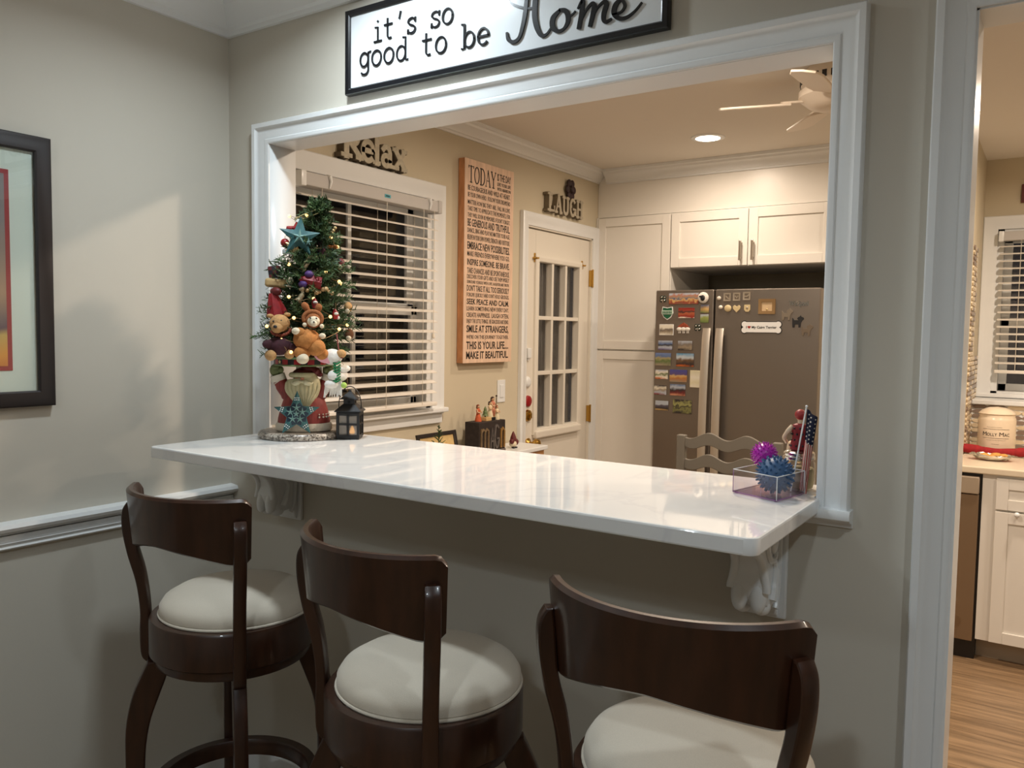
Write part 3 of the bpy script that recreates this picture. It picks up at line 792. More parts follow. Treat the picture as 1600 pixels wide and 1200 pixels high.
mb = MB(); mb.box(2.018, 2.056, 1.262, 1.318, n1, n1 + .02, .004, M=MX); mb.box(2.03, 2.045, 1.248, 1.262, n1, n1 + .012, .003, M=MX); part('door_sensor', mb, TRIM, door)
for zc in (1.745, .905, .15):
    mb = MB(); mb.box(KD1 - .012, KD1 + .012, zc - .05, zc + .05, -.010, .010, .001, M=MX); mb.cyl(MX @ Vector((KD1, zc - .055, .011)), MX @ Vector((KD1, zc + .055, .011)), .006, 10)
    part('hinge', mb, BRASS, door)
for y in (GY0 - .035, GY1 + .045):
    mb = MB(); mb.box(y - .006, y + .006, GZ1 - .005, GZ1 + .045, n1, n1 + .006, m=BRASS, M=MX); mb.box(y - .02, y + .022, GZ1 + .012, GZ1 + .022, n1, n1 + .018, .002, m=BRASS, M=MX)
    mb.cyl(MX @ Vector((y, GZ1 + .017, n1)), MX @ Vector((y, GZ1 + .017, n1 + .03)), .004, 8, m=BRASS)
    part('rod_bracket', mb, BRASS, door)

# light switch
t = thing('light_switch', (KX, 1.765, 1.03), 'tall white rocker light switch plate on the wall left of the door', 'light switch')
mb = MB(); mb.box(1.733, 1.803, 1.035, 1.152, 0, .006, .002, M=MX); pl = part('plate', mb, TRIM, t)
mb = MB(); mb.box(1.752, 1.784, 1.060, 1.127, .006, .010, .002, M=MX); part('rocker', mb, TRIM, t)

# ------------------------------------------------------------------ cabinets and fridge
YC = 2.813
CXL, C1, C2, C3 = KX + .012, .381, .842, 1.30
MYc = frame_y(YC)
def shaker(x0, x1, z0, z1, y, rail=.052, th=.02):
    M = frame_y(y); mb = MB()
    mb.box(x0, x0 + rail, z0, z1, 0, th, .0015, m=CAB, M=M); mb.box(x1 - rail, x1, z0, z1, 0, th, .0015, m=CAB, M=M)
    mb.box(x0 + rail, x1 - rail, z0, z0 + rail, 0, th, .0015, m=CAB, M=M); mb.box(x0 + rail, x1 - rail, z1 - rail, z1, 0, th, .0015, m=CAB, M=M)
    mb.box(x0 + rail - .004, x1 - rail + .004, z0 + rail - .004, z1 - rail + .004, 0, th - .009, m=CAB, M=M)
    return mb
def pull(x, z0, z1, y, horizontal=False):
    M = frame_y(y); mb = MB()
    mb.box(x - .0065, x + .0065, z0, z1, .022, .032, .003, M=M)
    mb.box(x - .005, x + .005, z0 + .008, z0 + .018, 0, .024, .002, M=M); mb.box(x - .005, x + .005, z1 - .018, z1 - .008, 0, .024, .002, M=M)
    return mb
mb = MB(); mb.box(KX + .002, C3 + .02, YC, 3.45, 2.124, KCEIL); struct('soffit', mb, CAB)
t = thing('tall_cabinet', (.13, 3.1, FZ), 'tall white pantry cabinet between the glazed door and the fridge', 'cabinet')
mb = MB(); mb.box(KX + .002, C1 - .002, YC, 3.45, FZ + .0, 2.122, .001); mb.box(KX + .003, CXL, YC - .02, YC, FZ, 2.122); part('body', mb, CAB, t)
part('door', shaker(CXL + .003, C1 - .004, 1.309, 2.116, YC), CAB, t); part('door', shaker(CXL + .003, C1 - .004, .02, 1.299, YC), CAB, t)
t = thing('wall_cabinet', (.84, 3.1, 1.79), 'white cabinet with two doors directly above the fridge', 'cabinet')
mb = MB(); mb.box(C1, C3, YC, 3.45, 1.797, 2.122, .001); part('body', mb, CAB, t)
for k, (a, b, hx) in enumerate(((C1 + .003, C2 - .002, C2 - .036), (C2 + .002, C3 - .003, C2 + .032))):
    d = part('door', shaker(a, b, 1.80, 2.116, YC), CAB, t)
    part('handle', pull(hx, 1.825, 1.937, YC - .02), NICKEL, d)
mb = MB(); mb.box(C3, C3 + .02, YC - .02, 3.45, FZ, 2.122); solid('panel_end', mb, CAB, 'white end panel on the far side of the fridge', 'panel')

YF = 2.598
t = thing('refrigerator', (.79, 3.05, FZ), 'stainless steel side by side refrigerator covered in magnets', 'refrigerator')
fx0, fgap, fx1, ftop = .3835, .7305, 1.291, 1.655
mb = MB(); mb.box(fx0 + .006, fx1 - .004, YF + .075, 3.42, FZ + .02, ftop - .012, .004); part('body', mb, mat('fridge side grey', rgb(92, 86, 80), .5), t)
doors = []
for a, b in ((fx0, fgap - .004), (fgap + .004, fx1)):
    mb = MB(); mb.box(a, b, YF, YF + .07, FZ + .06, ftop, .006, seg=3); d = part('door', mb, STEEL, t); doors.append(d)
mb = MB(); mb.box(fx0 + .01, fx1 - .01, YF + .02, YF + .08, FZ, FZ + .055); part('kick_grille', mb, DARKGL, t)
for d, xc in ((doors[0], .7005), (doors[1], .7745)):
    mb = MB(); pts = []
    prof = []
    for i in range(21):
        u = i / 20; zz = .30 + 1.142 * u; out = .022 + .034 * sin(pi * u) ** .6
        prof.append((zz, out))
    vs = []; fs = []
    for zz, o in prof:
        for dx, dn in ((-.022, -.006), (.022, -.006), (.022, .004), (.0, .010), (-.022, .004)): vs.append((xc + dx, YF - o - dn, zz))
    for i in range(20):
        for k in range(5): fs.append((i * 5 + k, i * 5 + (k + 1) % 5, (i + 1) * 5 + (k + 1) % 5, (i + 1) * 5 + k))
    fs += [tuple(range(5)), tuple(range(104, 99, -1))]
    mb.add(vs, fs); mb.box(xc - .018, xc + .018, YF - .03, YF, .30, .34, .003); mb.box(xc - .018, xc + .018, YF - .03, YF, 1.402, 1.442, .003)
    part('handle', mb, mat('pale steel handle', rgb(204, 196, 184), .35, metal=.7), d)
mb = MB(); mb.text('Whirlpool', frame_y(YF, 1.133, 1.563), w=.098, h=.026, ext=.002, bold=.03); part('badge_lettering', mb, SILVER, doors[1])

# sink side, seen through the doorway
YS = 2.575
mb = MB(); mb.box(1.93, 4.6, YS - .025, 3.36, .782, .813, .005); solid('kitchen_countertop', mb, mat('cream counter', rgb(226, 212, 188), .25), 'pale kitchen counter along the sink wall', 'counter')
mb = MB(); mb.box(1.93, 4.6, 3.35, KB, FZ, 1.05); mb.box(1.93, 4.6, 3.325, KB, 1.05, 1.075, .004, m=None); struct('wall_backsplash', mb, TRIM)
mb = MB(); rr = random.Random(3)
for k in range(9):
    x = 1.933; z = .818 + k * .026
    off = 0
    while x < 3.4:
        L = rr.choice([.05, .075, .1])
        pts = [(x, z + .012), (x + L * .2, z + .002), (x + L * .8, z + .002), (x + L, z + .012), (x + L * .8, z + .022), (x + L * .2, z + .022)]
        mb.prism(pts, 0, .005, m=TILEG if rr.random() < .42 else TILEW, M=frame_y(3.35)); x += L * .92
struct('trim_backsplash_tile', mb, TILEW)
mb = MB()
for k in range(52):
    z = .82 + k * .026; 
    if z > 1.86: break
    for y in (3.02, 3.10, 3.18) if z > 1.3 else (3.02, 3.10, 3.18, 3.26, 3.34, 3.42, 3.5):
        mb.prism([(y, z + .012), (y + .012, z + .002), (y + .066, z + .002), (y + .078, z + .012), (y + .066, z + .022), (y + .012, z + .022)], 0, .006, m=TILEG if rr.random() < .42 else TILEW, M=frame_x(1.93))
struct('trim_side_tile', mb, TILEW)
t = thing('dishwasher', (1.99, 2.8, FZ), 'stainless dishwasher with dark surround under the kitchen counter', 'dishwasher')
mb = MB(); mb.box(1.88, 2.047, YS + .004, 3.0, FZ, .782); part('surround', mb, DARKGL, t)
mb = MB(); mb.box(1.87, 2.0365, YS - .02, YS + .01, -.01, .682, .003); part('door', mb, DWSTEEL, t)
mb = MB(); mb.box(1.87, 2.0365, YS - .03, YS + .01, .686, .765, .004); part('control_panel', mb, DWPANEL, t)
mb = MB(); mb.tube(smooth([(1.93, YS - .02, .10), (1.935, YS - .06, .112), (1.952, YS - .075, .145), (1.957, YS - .07, .16)], 5), .010, 8); solid('white_curl', mb, CHINA, 'white hook poking out beside the doorway trim low on the dishwasher', 'curl')  # unidentified white curved tip; only its outline is built, no known fitting
t = thing('base_cabinet', (2.3, 2.9, FZ), 'white base cabinet with one drawer over a door right of the dishwasher', 'cabinet')
mb = MB(); mb.box(2.048, 2.56, YS, 3.3, 0.0, .781); mb.box(2.048, 2.56, YS + .075, 3.3, FZ, .0, m=None); part('body', mb, CAB, t)
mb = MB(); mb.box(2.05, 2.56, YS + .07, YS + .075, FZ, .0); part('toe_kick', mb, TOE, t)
dr = part('drawer', shaker(2.104, 2.55, .625, .768, YS, .048), CAB, t)
dd = part('door', shaker(2.104, 2.55, .004, .615, YS), CAB, t)
mb = MB(); M = frame_y(YS - .02); mb.ball(M @ Vector((2.19, .612, .016)), .012); mb.cyl(M @ Vector((2.19, .612, 0)), M @ Vector((2.19, .612, .012)), .005, 10); part('knob', mb, TRIM, dd)
mb = MB(); mb.box(2.57, 4.55, YS, 3.3, FZ, .781); solid('base_cabinet_run', mb, CAB, 'further white base cabinets beyond the drawer unit', 'cabinet')

# canister, red oven glove, foil tray on the counter
cx, cy, cz = 2.066, 3.13, .813
t = thing('canister', (cx, cy, cz), 'large cream ceramic canister with lid and black lettering', 'canister')
mb = MB(); mb.lathe([(0, 0), (.08, 0), (.084, .006), (.084, .018), (.086, .03), (.086, .175), (.084, .185), (.080, .192), (.081, .2), (.08, .205), (0, .205)], (cx, cy, cz), 40, cap=False); bdy = part('body', mb, CERAM, t)
mb = MB(); mb.lathe([(0, .2055), (.083, .2055), (.085, .209), (.08, .214), (.068, .226), (.04, .238), (.0, .243)], (cx, cy, cz), 40, cap=False); part('lid', mb, CERAM, t)
ang = math.atan2(-1.729 - cy, 2.297 - cx)
def wrap(p):
    a = ang + (p.x - .065) / .0866; r = .0866 + p.z
    return Vector((cx + r * cos(a), cy + r * sin(a), cz + .098 + p.y))
mb = MB()
mb.text('M', Matrix(), w=.020, h=.021, ext=.0006, fn=wrap); 
def shift(dx, dy=0): return lambda p: wrap(Vector((p.x + dx, p.y + dy, p.z)))
mb.text('OLLY', Matrix(), w=.046, h=.016, ext=.0006, fn=shift(.022)); mb.text('M', Matrix(), w=.020, h=.021, ext=.0006, fn=shift(.078)); mb.text('AC', Matrix(), w=.026, h=.016, ext=.0006, fn=shift(.100))
for dy, x0, x1 in ((.034, .0, .125), (.044, .02, .09), (-.012, 0, .125), (-.022, .02, .11), (-.042, .045, .08)):
    k = 24
    for i in range(k): 
        a0 = x0 + (x1 - x0) * i / k; a1 = x0 + (x1 - x0) * (i + (.9 if dy in (.034, -.012) else .55)) / k
        mb.add([shift(0, dy)(Vector(q)) for q in ((a0, 0, .0004), (a1, 0, .0004), (a1, .0016, .0004), (a0, .0016, .0004))], [(0, 1, 2, 3)])
part('lettering', mb, BLACKINK, bdy, 'black printed lettering')
mb = MB()
mb.tube(smooth([(1.925, 3.02, .842), (1.97, 3.02, .840), (2.03, 3.01, .836), (2.08, 3.0, .834), (2.13, 3.01, .838), (2.18, 3.03, .840), (2.20, 3.04, .840)], 5), [.026] * 8 + [.022] * 16 + [.026] * 7, 12, flat=.9)
solid('oven_glove', mb, mat('red cloth', rgb(150, 24, 30), .85, var=.2, scale=60, bump=.3), 'rolled dark red cloth lying in front of the lidded canister', 'cloth')
t = thing('foil_tray', (2.065, 2.84, .813), 'crumpled foil tray of pastries near the counter edge', 'tray')
mb = MB(); rr = random.Random(11); n = 40; vs = []; fs = []
for k, (r, zz) in enumerate(((.0, .006), (.05, .004), (.068, .006), (.082, .018), (.09, .028), (.094, .026))):
    for i in range(n):
        a = 2 * pi * i / n; j = rr.uniform(-.006, .006) if k > 1 else 0
        vs.append((2.065 + (r + j) * cos(a) * 1.0, 2.84 + (r + j) * sin(a) * .7, .813 + zz + (rr.uniform(-.004, .004) if k > 2 else 0)))
for k in range(5):
    for i in range(n): fs.append((k * n + i, k * n + (i + 1) % n, (k + 1) * n + (i + 1) % n, (k + 1) * n + i))
mb.add(vs, fs); part('foil', mb, FOIL, t)
mb = MB()
for i in range(11):
    a = rr.uniform(0, 6.28); r = rr.uniform(0, .05); mb.ball((2.075 + r * cos(a), 2.84 + r * sin(a) * .7, .829 + rr.uniform(0, .012)), .017, s=(1.2, 1, .6), seg=10)
part('pastries', mb, FOOD, t)
mb = MB(); M = frame_y(KB); mb.box(2.104, 2.30, 2.16, 2.26, 0, .02, .003, m=mat('dark red board', rgb(96, 40, 32), .5), M=M); mb.text('EAT', M @ Matrix.Translation((2.12, 2.185, .02)), w=.09, h=.05, ext=.002, m=CERAM) if False else None
solid('wall_plaque', mb, None, 'small dark red plaque above the sink window', 'plaque')

# ceiling fan
fxc, fyc = 1.57, 1.52
t = thing('ceiling_fan', (fxc, fyc, KCEIL), 'white ceiling fan, partly hidden by the opening trim', 'ceiling fan')
FW = mat('fan white', rgb(232, 220, 204), .4)
mb = MB(); mb.lathe([(.0, 0), (.11, 0), (.125, -.02), (.13, -.05), (.125, -.075), (.135, -.085), (.135, -.11), (.10, -.14), (.06, -.155), (.0, -.155)], (fxc, fyc, KCEIL), 40, cap=False); hub = part('motor_housing', mb, FW, t)
mb = MB()
for i in range(26):
    a = 2 * pi * i / 26; c, s = cos(a), sin(a)
    M = Matrix.Translation((fxc, fyc, KCEIL - .05)) @ Matrix.Rotation(a, 4, 'Z'); mb.box(.1275, .1312, -.008, .008, -.012, .012, M=M)
part('vents', mb, DARKGL, hub)
for i in range(5):
    a = radians(196 + 72 * i)
    M = Matrix.Translation((fxc, fyc, KCEIL - .125)) @ Matrix.Rotation(a, 4, 'Z') @ Matrix.Rotation(radians(-13), 4, 'X')
    mb = MB(); mb.prism([(.16, -.04), (.20, -.05), (.38, -.058), (.42, -.042), (.43, 0), (.42, .042), (.38, .058), (.20, .05), (.16, .04)], -.004, .004, M=M, bev=.002); bl = part('blade', mb, FW, t)
    mb = MB(); mb.prism([(.06, -.015), (.11, -.018), (.15, -.03), (.19, -.032), (.2, 0), (.19, .032), (.15, .03), (.11, .018), (.06, .015)], .004, .012, M=M, bev=.002)
    for dy in (-.02, .02): mb.ball(M @ Vector((.18, dy, .002)), .006, seg=8)
    part('blade_bracket', mb, FW, bl)

# painted ladder-back chair in the kitchen
t = thing('dining_chair', (1.18, 1.62, FZ), 'grey painted ladder-back chair in front of the fridge', 'chair')
for x, y, h, k in ((1.004, 1.5, .98, 1), (1.405, 1.5, .98, 1), (1.0, 1.9, .37, 0), (1.41, 1.9, .37, 0)):
    mb = MB(); mb.box(x - .018, x + .018, y - .018, y + .018, FZ, h, .004); part('leg' if not k else 'back_post', mb, SOAP, t)
mb = MB(); mb.box(.985, 1.425, 1.49, 1.92, .355, .385, .008); part('seat', mb, SOAP, t)
def slat(zc, hgt):
    n = 60; up = []; dn = []
    for i in range(n + 1):
        u = i / n; x = 1.02 + .37 * u
        wv = .013 * cos(2 * pi * (u - .28) * 2.35)
        e = min(u, 1 - u); tp = min(1, e / .12)
        up.append((x, zc + hgt / 2 * (.8 + .2 * tp) + wv)); dn.append((x, zc - hgt / 2 * (.8 + .2 * tp) + .8 * wv))
    mb = MB(); mb.prism(up + dn[::-1], -.008, .008, M=frame_y(1.5), bev=.002); return mb
for zc in (.958, .868, .76, .64): part('back_slat', slat(zc, .05), SOAP, t)
for z0 in (.05, .18):
    mb = MB(); mb.cyl((1.0, 1.5, z0), (1.0, 1.9, z0), .011); mb.cyl((1.41, 1.5, z0), (1.41, 1.9, z0), .011); mb.cyl((1.0, 1.9, z0 + .03), (1.41, 1.9, z0 + .03), .011); part('stretcher', mb, SOAP, t)
# ------------------------------------------------------------------ enamel sign above the opening
sx0, sx1, sz0, sz1 = .557, 1.551, 2.078, 2.312
t = thing('wall_sign', (1.054, 0, sz0), 'white enamel sign with black rim reading its so good to be Home', 'sign')
MS = frame_y(-.002)
mb = MB(); mb.box(sx0 + .004, sx1 - .004, sz0 + .004, sz1 - .004, 0, .012, .003, M=MS); part('panel', mb, ENAMEL, t)
mb = MB(); Y = -.012
mb.sweep([(-.012, -.006), (-.012, .004), (-.008, .008), (.004, .008), (.006, .003), (.006, -.012)], [MS @ Vector(p) for p in ((sx0 + .004, sz0 + .004, .012), (sx0 + .004, sz1 - .004, .012), (sx1 - .004, sz1 - .004, .012), (sx1 - .004, sz0 + .004, .012))], (0, -1, 0), ENAMELB, closed=True)
part('rim', mb, ENAMELB, t)
ML = frame_y(-.0145)
L = MB()
def tw(ch, x, z, h, w=.0052):
    """one typewriter letter with slab serifs, lower-left at x, x-height h"""
    g = {
        'i': [[(.5, 0), (.5, 1), (.25, 1)], [(.15, 0), (.85, 0)], [(.48, 1.38), (.52, 1.42)]],
        't': [[(.38, 1.4), (.38, .25)] + arc(.6, .25, .22, .23, 180, 300, 6), [(.08, 1), (.8, 1)]],
        "'": [[(.55, 1.65), (.42, 1.2)]],
        's': [[(.82, .74), (.84, 1.0)], smooth([(.83, .85), (.6, 1.0), (.3, .95), (.2, .75), (.4, .57), (.65, .47), (.84, .27), (.7, .04), (.4, 0), (.16, .17)], 4), [(.16, .0), (.17, .26)]],
        'o': [arc(.5, .5, .42, .5, 0, 360, 24)],
        'g': [arc(.46, .54, .37, .46, 0, 360, 22), [(1.05, 1), (.84, 1), (.84, -.2)] + arc(.5, -.2, .34, .27, 0, -150, 8)],
        'd': [arc(.46, .48, .38, .48, 0, 360, 22), [(.62, 1.5), (.85, 1.5), (.85, 0), (1.05, 0)]],
        'b': [arc(.54, .48, .38, .48, 0, 360, 22), [(-.05, 1.5), (.15, 1.5), (.15, 0), (-.05, 0)]],
        'e': [[(.1, .52), (.9, .52)] + arc(.5, .5, .4, .5, 0, 315, 18)],
    }[ch]
    for st in g: L.stroke([(x + a * h, z + b * h) for a, b in st], w, .003, ENAMELB, ML)
for k, ch in enumerate("it's so"):
    if ch != ' ': tw(ch, .660 + .0415 * k, 2.208 - .00015 * k, .039)
for k, ch in enumerate("good to be"):
    if ch != ' ': tw(ch, 0.609 + .0462 * k, 2.144 - .0013 * k, .041)
HOME = [
    ([(1.119, 2.147), (1.124, 2.13), (1.14, 2.121), (1.157, 2.129), (1.167, 2.156), (1.173, 2.183), (1.177, 2.214), (1.181, 2.244), (1.187, 2.268), (1.196, 2.281)], [.005, .009, .009, .009, .011, .012, .011, .009, .006, .004]),
    ([(1.226, 2.284), (1.212, 2.268), (1.205, 2.238), (1.202, 2.208), (1.201, 2.173), (1.208, 2.143), (1.221, 2.122), (1.236, 2.122), (1.247, 2.133)], [.004, .008, .013, .015, .015, .013, .010, .006, .005]),
    ([(1.095, 2.262), (1.108, 2.241), (1.125, 2.222), (1.15, 2.206), (1.182, 2.194), (1.205, 2.193)], [.004, .006, .006, .006, .005, .005]),
    ([(1.272, 2.171), (1.254, 2.157), (1.253, 2.137), (1.267, 2.123), (1.285, 2.126), (1.296, 2.143), (1.29, 2.165), (1.272, 2.172)], [.007, .014, .014, .009, .007, .013, .012, .007]),
    ([(1.293, 2.154), (1.305, 2.153), (1.315, 2.16)], .004),
    ([(1.322, 2.165), (1.335, 2.180), (1.332, 2.151), (1.326, 2.12)], [.004, .010, .012, .011]),
    ([(1.327, 2.127), (1.343, 2.154), (1.358, 2.168), (1.366, 2.163), (1.363, 2.145), (1.356, 2.119)], [.004, .005, .008, .012, .012, .010]),
    ([(1.356, 2.129), (1.374, 2.155), (1.391, 2.166), (1.398, 2.16), (1.392, 2.141), (1.391, 2.127), (1.397, 2.119), (1.411, 2.123)], [.004, .005, .008, .012, .012, .010, .008, .005]),
    ([(1.415, 2.132), (1.436, 2.134), (1.445, 2.147), (1.436, 2.161), (1.422, 2.153), (1.418, 2.136), (1.43, 2.121), (1.45, 2.119), (1.471, 2.129), (1.487, 2.144)], [.004, .005, .008, .008, .012, .013, .010, .007, .005, .004]),
]
for pts, w in HOME:
    q = smooth([(a, b, 0) for a, b in pts], 6)
    W = w if not isinstance(w, list) else [w[min(len(w) - 1, int(i / 6))] * (1 - (i % 6) / 6) + w[min(len(w) - 1, int(i / 6) + 1)] * ((i % 6) / 6) for i in range(len(q))]
    L.stroke([(p.x, p.y) for p in q], W, .0035, ENAMELB, ML)
part('lettering', L, ENAMELB, t, 'raised black lettering')

# ------------------------------------------------------------------ framed picture on the left wall
MXL = frame_x(0.0)
py0, py1, pz0, pz1 = -1.34, -.585, 1.18, 1.9005
t = thing('framed_picture', (0, (py0 + py1) / 2, pz0), 'large dark framed picture with white mat and red liner on the left wall', 'picture')
mb = MB(); mb.sweep([(-.042, .004), (-.042, .018), (-.038, .022), (-.006, .024), (0, .02), (0, 0)], [MXL @ Vector(p) for p in ((py0, pz0, 0), (py0, pz1, 0), (py1, pz1, 0), (py1, pz0, 0))], (1, 0, 0), BLACKW, closed=True)
part('frame', mb, BLACKW, t)
mb = MB(); mb.box(py0 + .03, py1 - .03, pz0 + .03, pz1 - .03, .002, .008, M=MXL); part('mat_board', mb, mat('pale mat board', rgb(206, 218, 206), .8), t)
mb = MB(); mb.box(py0 + .104, py1 - .104, pz0 + .098, pz1 - .098, .008, .0095, M=MXL); part('liner', mb, mat('red liner', rgb(150, 48, 52), .7), t)
ART = picture_material('landscape painting', [(0, rgb(70, 44, 36)), (.08, rgb(150, 84, 40)), (.2, rgb(196, 110, 52)), (.28, rgb(214, 150, 66)), (.38, rgb(196, 168, 96)), (.42, rgb(92, 76, 88)), (.47, rgb(118, 104, 100)), (.6, rgb(168, 140, 114)), (1, rgb(130, 126, 126))], 0, .5, noise=.08)
mb = MB(); mb.box(py0 + .116, py1 - .116, pz0 + .110, pz1 - .110, .0095, .0105, M=MXL)
art = part('painting', mb, ART, t)
mb = MB(); mb.box(py0 + .036, py1 - .036, pz0 + .036, pz1 - .036, .014, .0155, M=MXL); part('glass', mb, GLASS, t)

# ------------------------------------------------------------------ Relax letters on the window casing
def letters(name, M, items, th, loc, label, cat, side, face):
    t = thing(name, loc, label, cat)
    a = MB(); b = MB()
    for w, pts in items:
        a.stroke(pts, w, th, side, M); b.stroke(pts, w * .9, .003, face, M, z0=th + .0014)
    part('letters', a, side, t); part('letter_faces', b, face, t)
    return t
def sc(strokes, x, z, sx, sz): return [(w, [(x + a * sx, z + b * sz) for a, b in p]) for w, p in strokes]
R_ = [(.030, [(.22, 0), (.22, 1)]), (.018, [(0, .05), (.45, .05)]), (.018, [(.05, .95), (.3, .95)]), (.024, [(.22, .95), (.55, .95)] + arc(.55, .72, .22, .23, 90, -90, 8) + [(.3, .5)]), (.028, [(.42, .5), (.9, .05)]), (.018, [(.7, .05), (1.0, .05)])]
e_ = [(.024, [(.1, .52), (.88, .52)] + arc(.5, .5, .40, .45, 0, 315, 18))]
l_ = [(.028, [(.5, 0), (.5, 1.0)]), (.018, [(.15, .04), (.85, .04)]), (.018, [(.2, .96), (.5, .96)])]
a_ = [(.026, smooth([(.2, .82, 0), (.45, .97, 0), (.72, .85, 0), (.76, .5, 0), (.76, .05, 0)], 4) and [(.18, .78), (.32, .93), (.5, .96), (.68, .88), (.75, .7), (.76, .05)]), (.024, arc(.45, .28, .3, .25, 0, 360, 18)), (.018, [(.7, .05), (1.0, .05)])]
x_ = [(.028, [(.15, .95), (.88, .05)]), (.022, [(.85, .95), (.18, .05)]), (.018, [(0, .05), (.38, .05)]), (.018, [(.68, .05), (1.02, .05)]), (.018, [(0, .95), (.35, .95)]), (.018, [(.68, .95), (1.0, .95)])]
ZR = 2.0785
MR = frame_x(KX + .002)
items = sc(R_, .585, ZR + .012, .115, .115) + sc(e_, .692, ZR + .012, .078, .085) + sc(l_, .758, ZR + .012, .05, .128) + sc(a_, .806, ZR + .012, .075, .085) + sc(x_, .882, ZR + .012, .085, .085)
letters('wooden_word', MR, items, .034, (KX, .77, ZR), 'whitewashed wooden letters spelling Relax on top of the window casing', 'word sign', WORNS, WORNW)

# LAUGH letters with a flower on the door casing
ZL = 2.079
T_ = lambda *s: s
Ll = [(.022, [(.3, 0), (.3, 1)]), (.014, [(.02, .96), (.58, .96)]), (.014, [(.02, .04), (.95, .04), (.95, .3)])]
Aa = [(.014, [(.12, 0), (.48, 1)]), (.024, [(.48, 1), (.84, 0)]), (.012, [(.28, .36), (.68, .36)]), (.014, [(0, .03), (.3, .03)]), (.014, [(.68, .03), (1, .03)])]
Uu = [(.020, [(.2, 1), (.2, .3)] + arc(.5, .3, .3, .28, 180, 360, 10) + [(.8, 1)]), (.014, [(.02, .96), (.4, .96)]), (.014, [(.62, .96), (1, .96)])]
Gg = [(.020, arc(.5, .5, .38, .46, 45, 330, 20)), (.016, [(.55, .42), (.95, .42), (.95, .1)])]
Hh = [(.020, [(.2, 0), (.2, 1)]), (.020, [(.8, 0), (.8, 1)]), (.014, [(.2, .5), (.8, .5)]), (.014, [(.02, .04), (.4, .04)]), (.014, [(.62, .04), (1, .04)]), (.014, [(.02, .96), (.4, .96)]), (.014, [(.62, .96), (1, .96)])]
items = []
for k, g in enumerate((Ll, Aa, Uu, Gg, Hh)): items += sc(g, 2.158 + .081 * k, ZL + .008, .074, .098)
t = letters('metal_word', frame_x(KX + .002), items, .028, (KX, 2.36, ZL), 'grey letters spelling LAUGH with a dark flower, on the door casing', 'word sign', mat('pewter edge', rgb(120, 108, 88), .6), mat('pewter face', rgb(176, 166, 146), .5))
fl = MB(); DKP = mat('dark plum', rgb(52, 32, 36), .6)
for k in range(6):
    a = 2 * pi * k / 6; M = frame_x(KX + .018); fl.ball(M @ Vector((2.435 + .034 * cos(a), ZL + .163 + .04 * sin(a), 0)), .022, s=(.5, 1, 1.05), seg=12)
fl.ball(frame_x(KX + .03) @ Vector((2.435, ZL + .163, 0)), .017, s=(.5, 1, 1), seg=12)
fl.cyl(frame_x(KX + .018) @ Vector((2.435, ZL + .09, 0)), frame_x(KX + .018) @ Vector((2.435, ZL + .14, 0)), .004)
part('flower', fl, DKP, t, 'dark plum flower')

# ------------------------------------------------------------------ TODAY board
bx, by0, by1, bz0, bz1 = KX + .042, 1.384, 1.801, 1.249, 2.231
t = thing('word_board', (KX, 1.59, bz0), 'tall pine board of printed sayings beginning TODAY, between window and door', 'sign')
mb = MB(); mb.box(KX + .002, bx - .002, by0, by1, bz0, bz1, .002, m=PINE2); mb.box(bx - .004, bx, by0 + .0, by1 - .0, bz0, bz1, .001, m=PINE); part('board', mb, PINE, t)
def zpx(y): return bz1 - (y - 245.6) * (bz1 - bz0) / 321.4
MT = frame_x(bx)
LB = MB()
LINES = [(286, 294, 'BE COURAGEOUS AND WILD AT HEART.', .006), (297, 304.5, 'BE YOUR OWN HERO.  FOLLOW YOUR DREAMS NO', 0), (308.7, 316, 'MATTER HOW BIG THEY ARE.  FALL IN LOVE.', .004),
         (318.6, 326, 'TAKE TIME TO APPRECIATE THE MOMENTS, FOR', 0), (329, 336, "THEY WILL SOON BE MEMORIES. IF DON'T FORGET.", 0), (338, 350, 'BE GENEROUS AND TRUTHFUL.', .014),
         (352.6, 360, 'DANCE, SING AND PLAY NO MATTER YOUR AGE.', .003), (363, 371, 'BELIEVE IN YOUR OWN POWER, STRENGTH AND FORTITUDE.', 0), (374, 386, 'EMBRACE NEW POSSIBILITIES.', .014),
         (389, 397, 'MAKE FRIENDS EVERYWHERE YOU GO.', .006), (401, 411, 'INSPIRE SOMEONE. BE BRAVE.', .014), (415, 424, 'TAKE CHANCES AND BE SPONTANEOUS.', .005),
         (425.5, 432.5, 'DISCOVER YOUR GIFTS AND USE THEM WISELY', 0), (435, 440, 'SURROUND YOURSELF WITH LOVE, LAUGHTER AND TRUTH.', 0), (442.5, 452, "DON'T TAKE IT ALL TOO SERIOUSLY", .010),
         (454.5, 461, "FORGIVE QUICKLY AND DON'T HOLD GRUDGES.", 0), (464, 473, 'SEEK PEACE AND CALM.', .018), (476, 483, 'LEARN SOMETHING NEW EVERY DAY.', .005),
         (486, 493.5, 'CREATE HAPPINESS.  LAUGH OFTEN.', .006), (496, 503, 'ENJOY THE LITTLE THINGS.  BE GRACIOUS AND KIND.', 0), (506, 517.5, 'SMILE AT STRANGERS,', .018),
         (522, 528, "WE'RE ON THIS JOURNEY TOGETHER.", .005), (532, 544.5, 'THIS IS YOUR LIFE....', .018), (548, 560, 'MAKE IT BEAUTIFUL.', .020)]
for a, b, s, bold in LINES:
    z0 = zpx(b); h = zpx(a) - z0
    LB.text(s, MT @ Matrix.Translation((by0 + .024, z0, 0)), w=.362, h=h, ext=.0008, bold=bold, res=2)
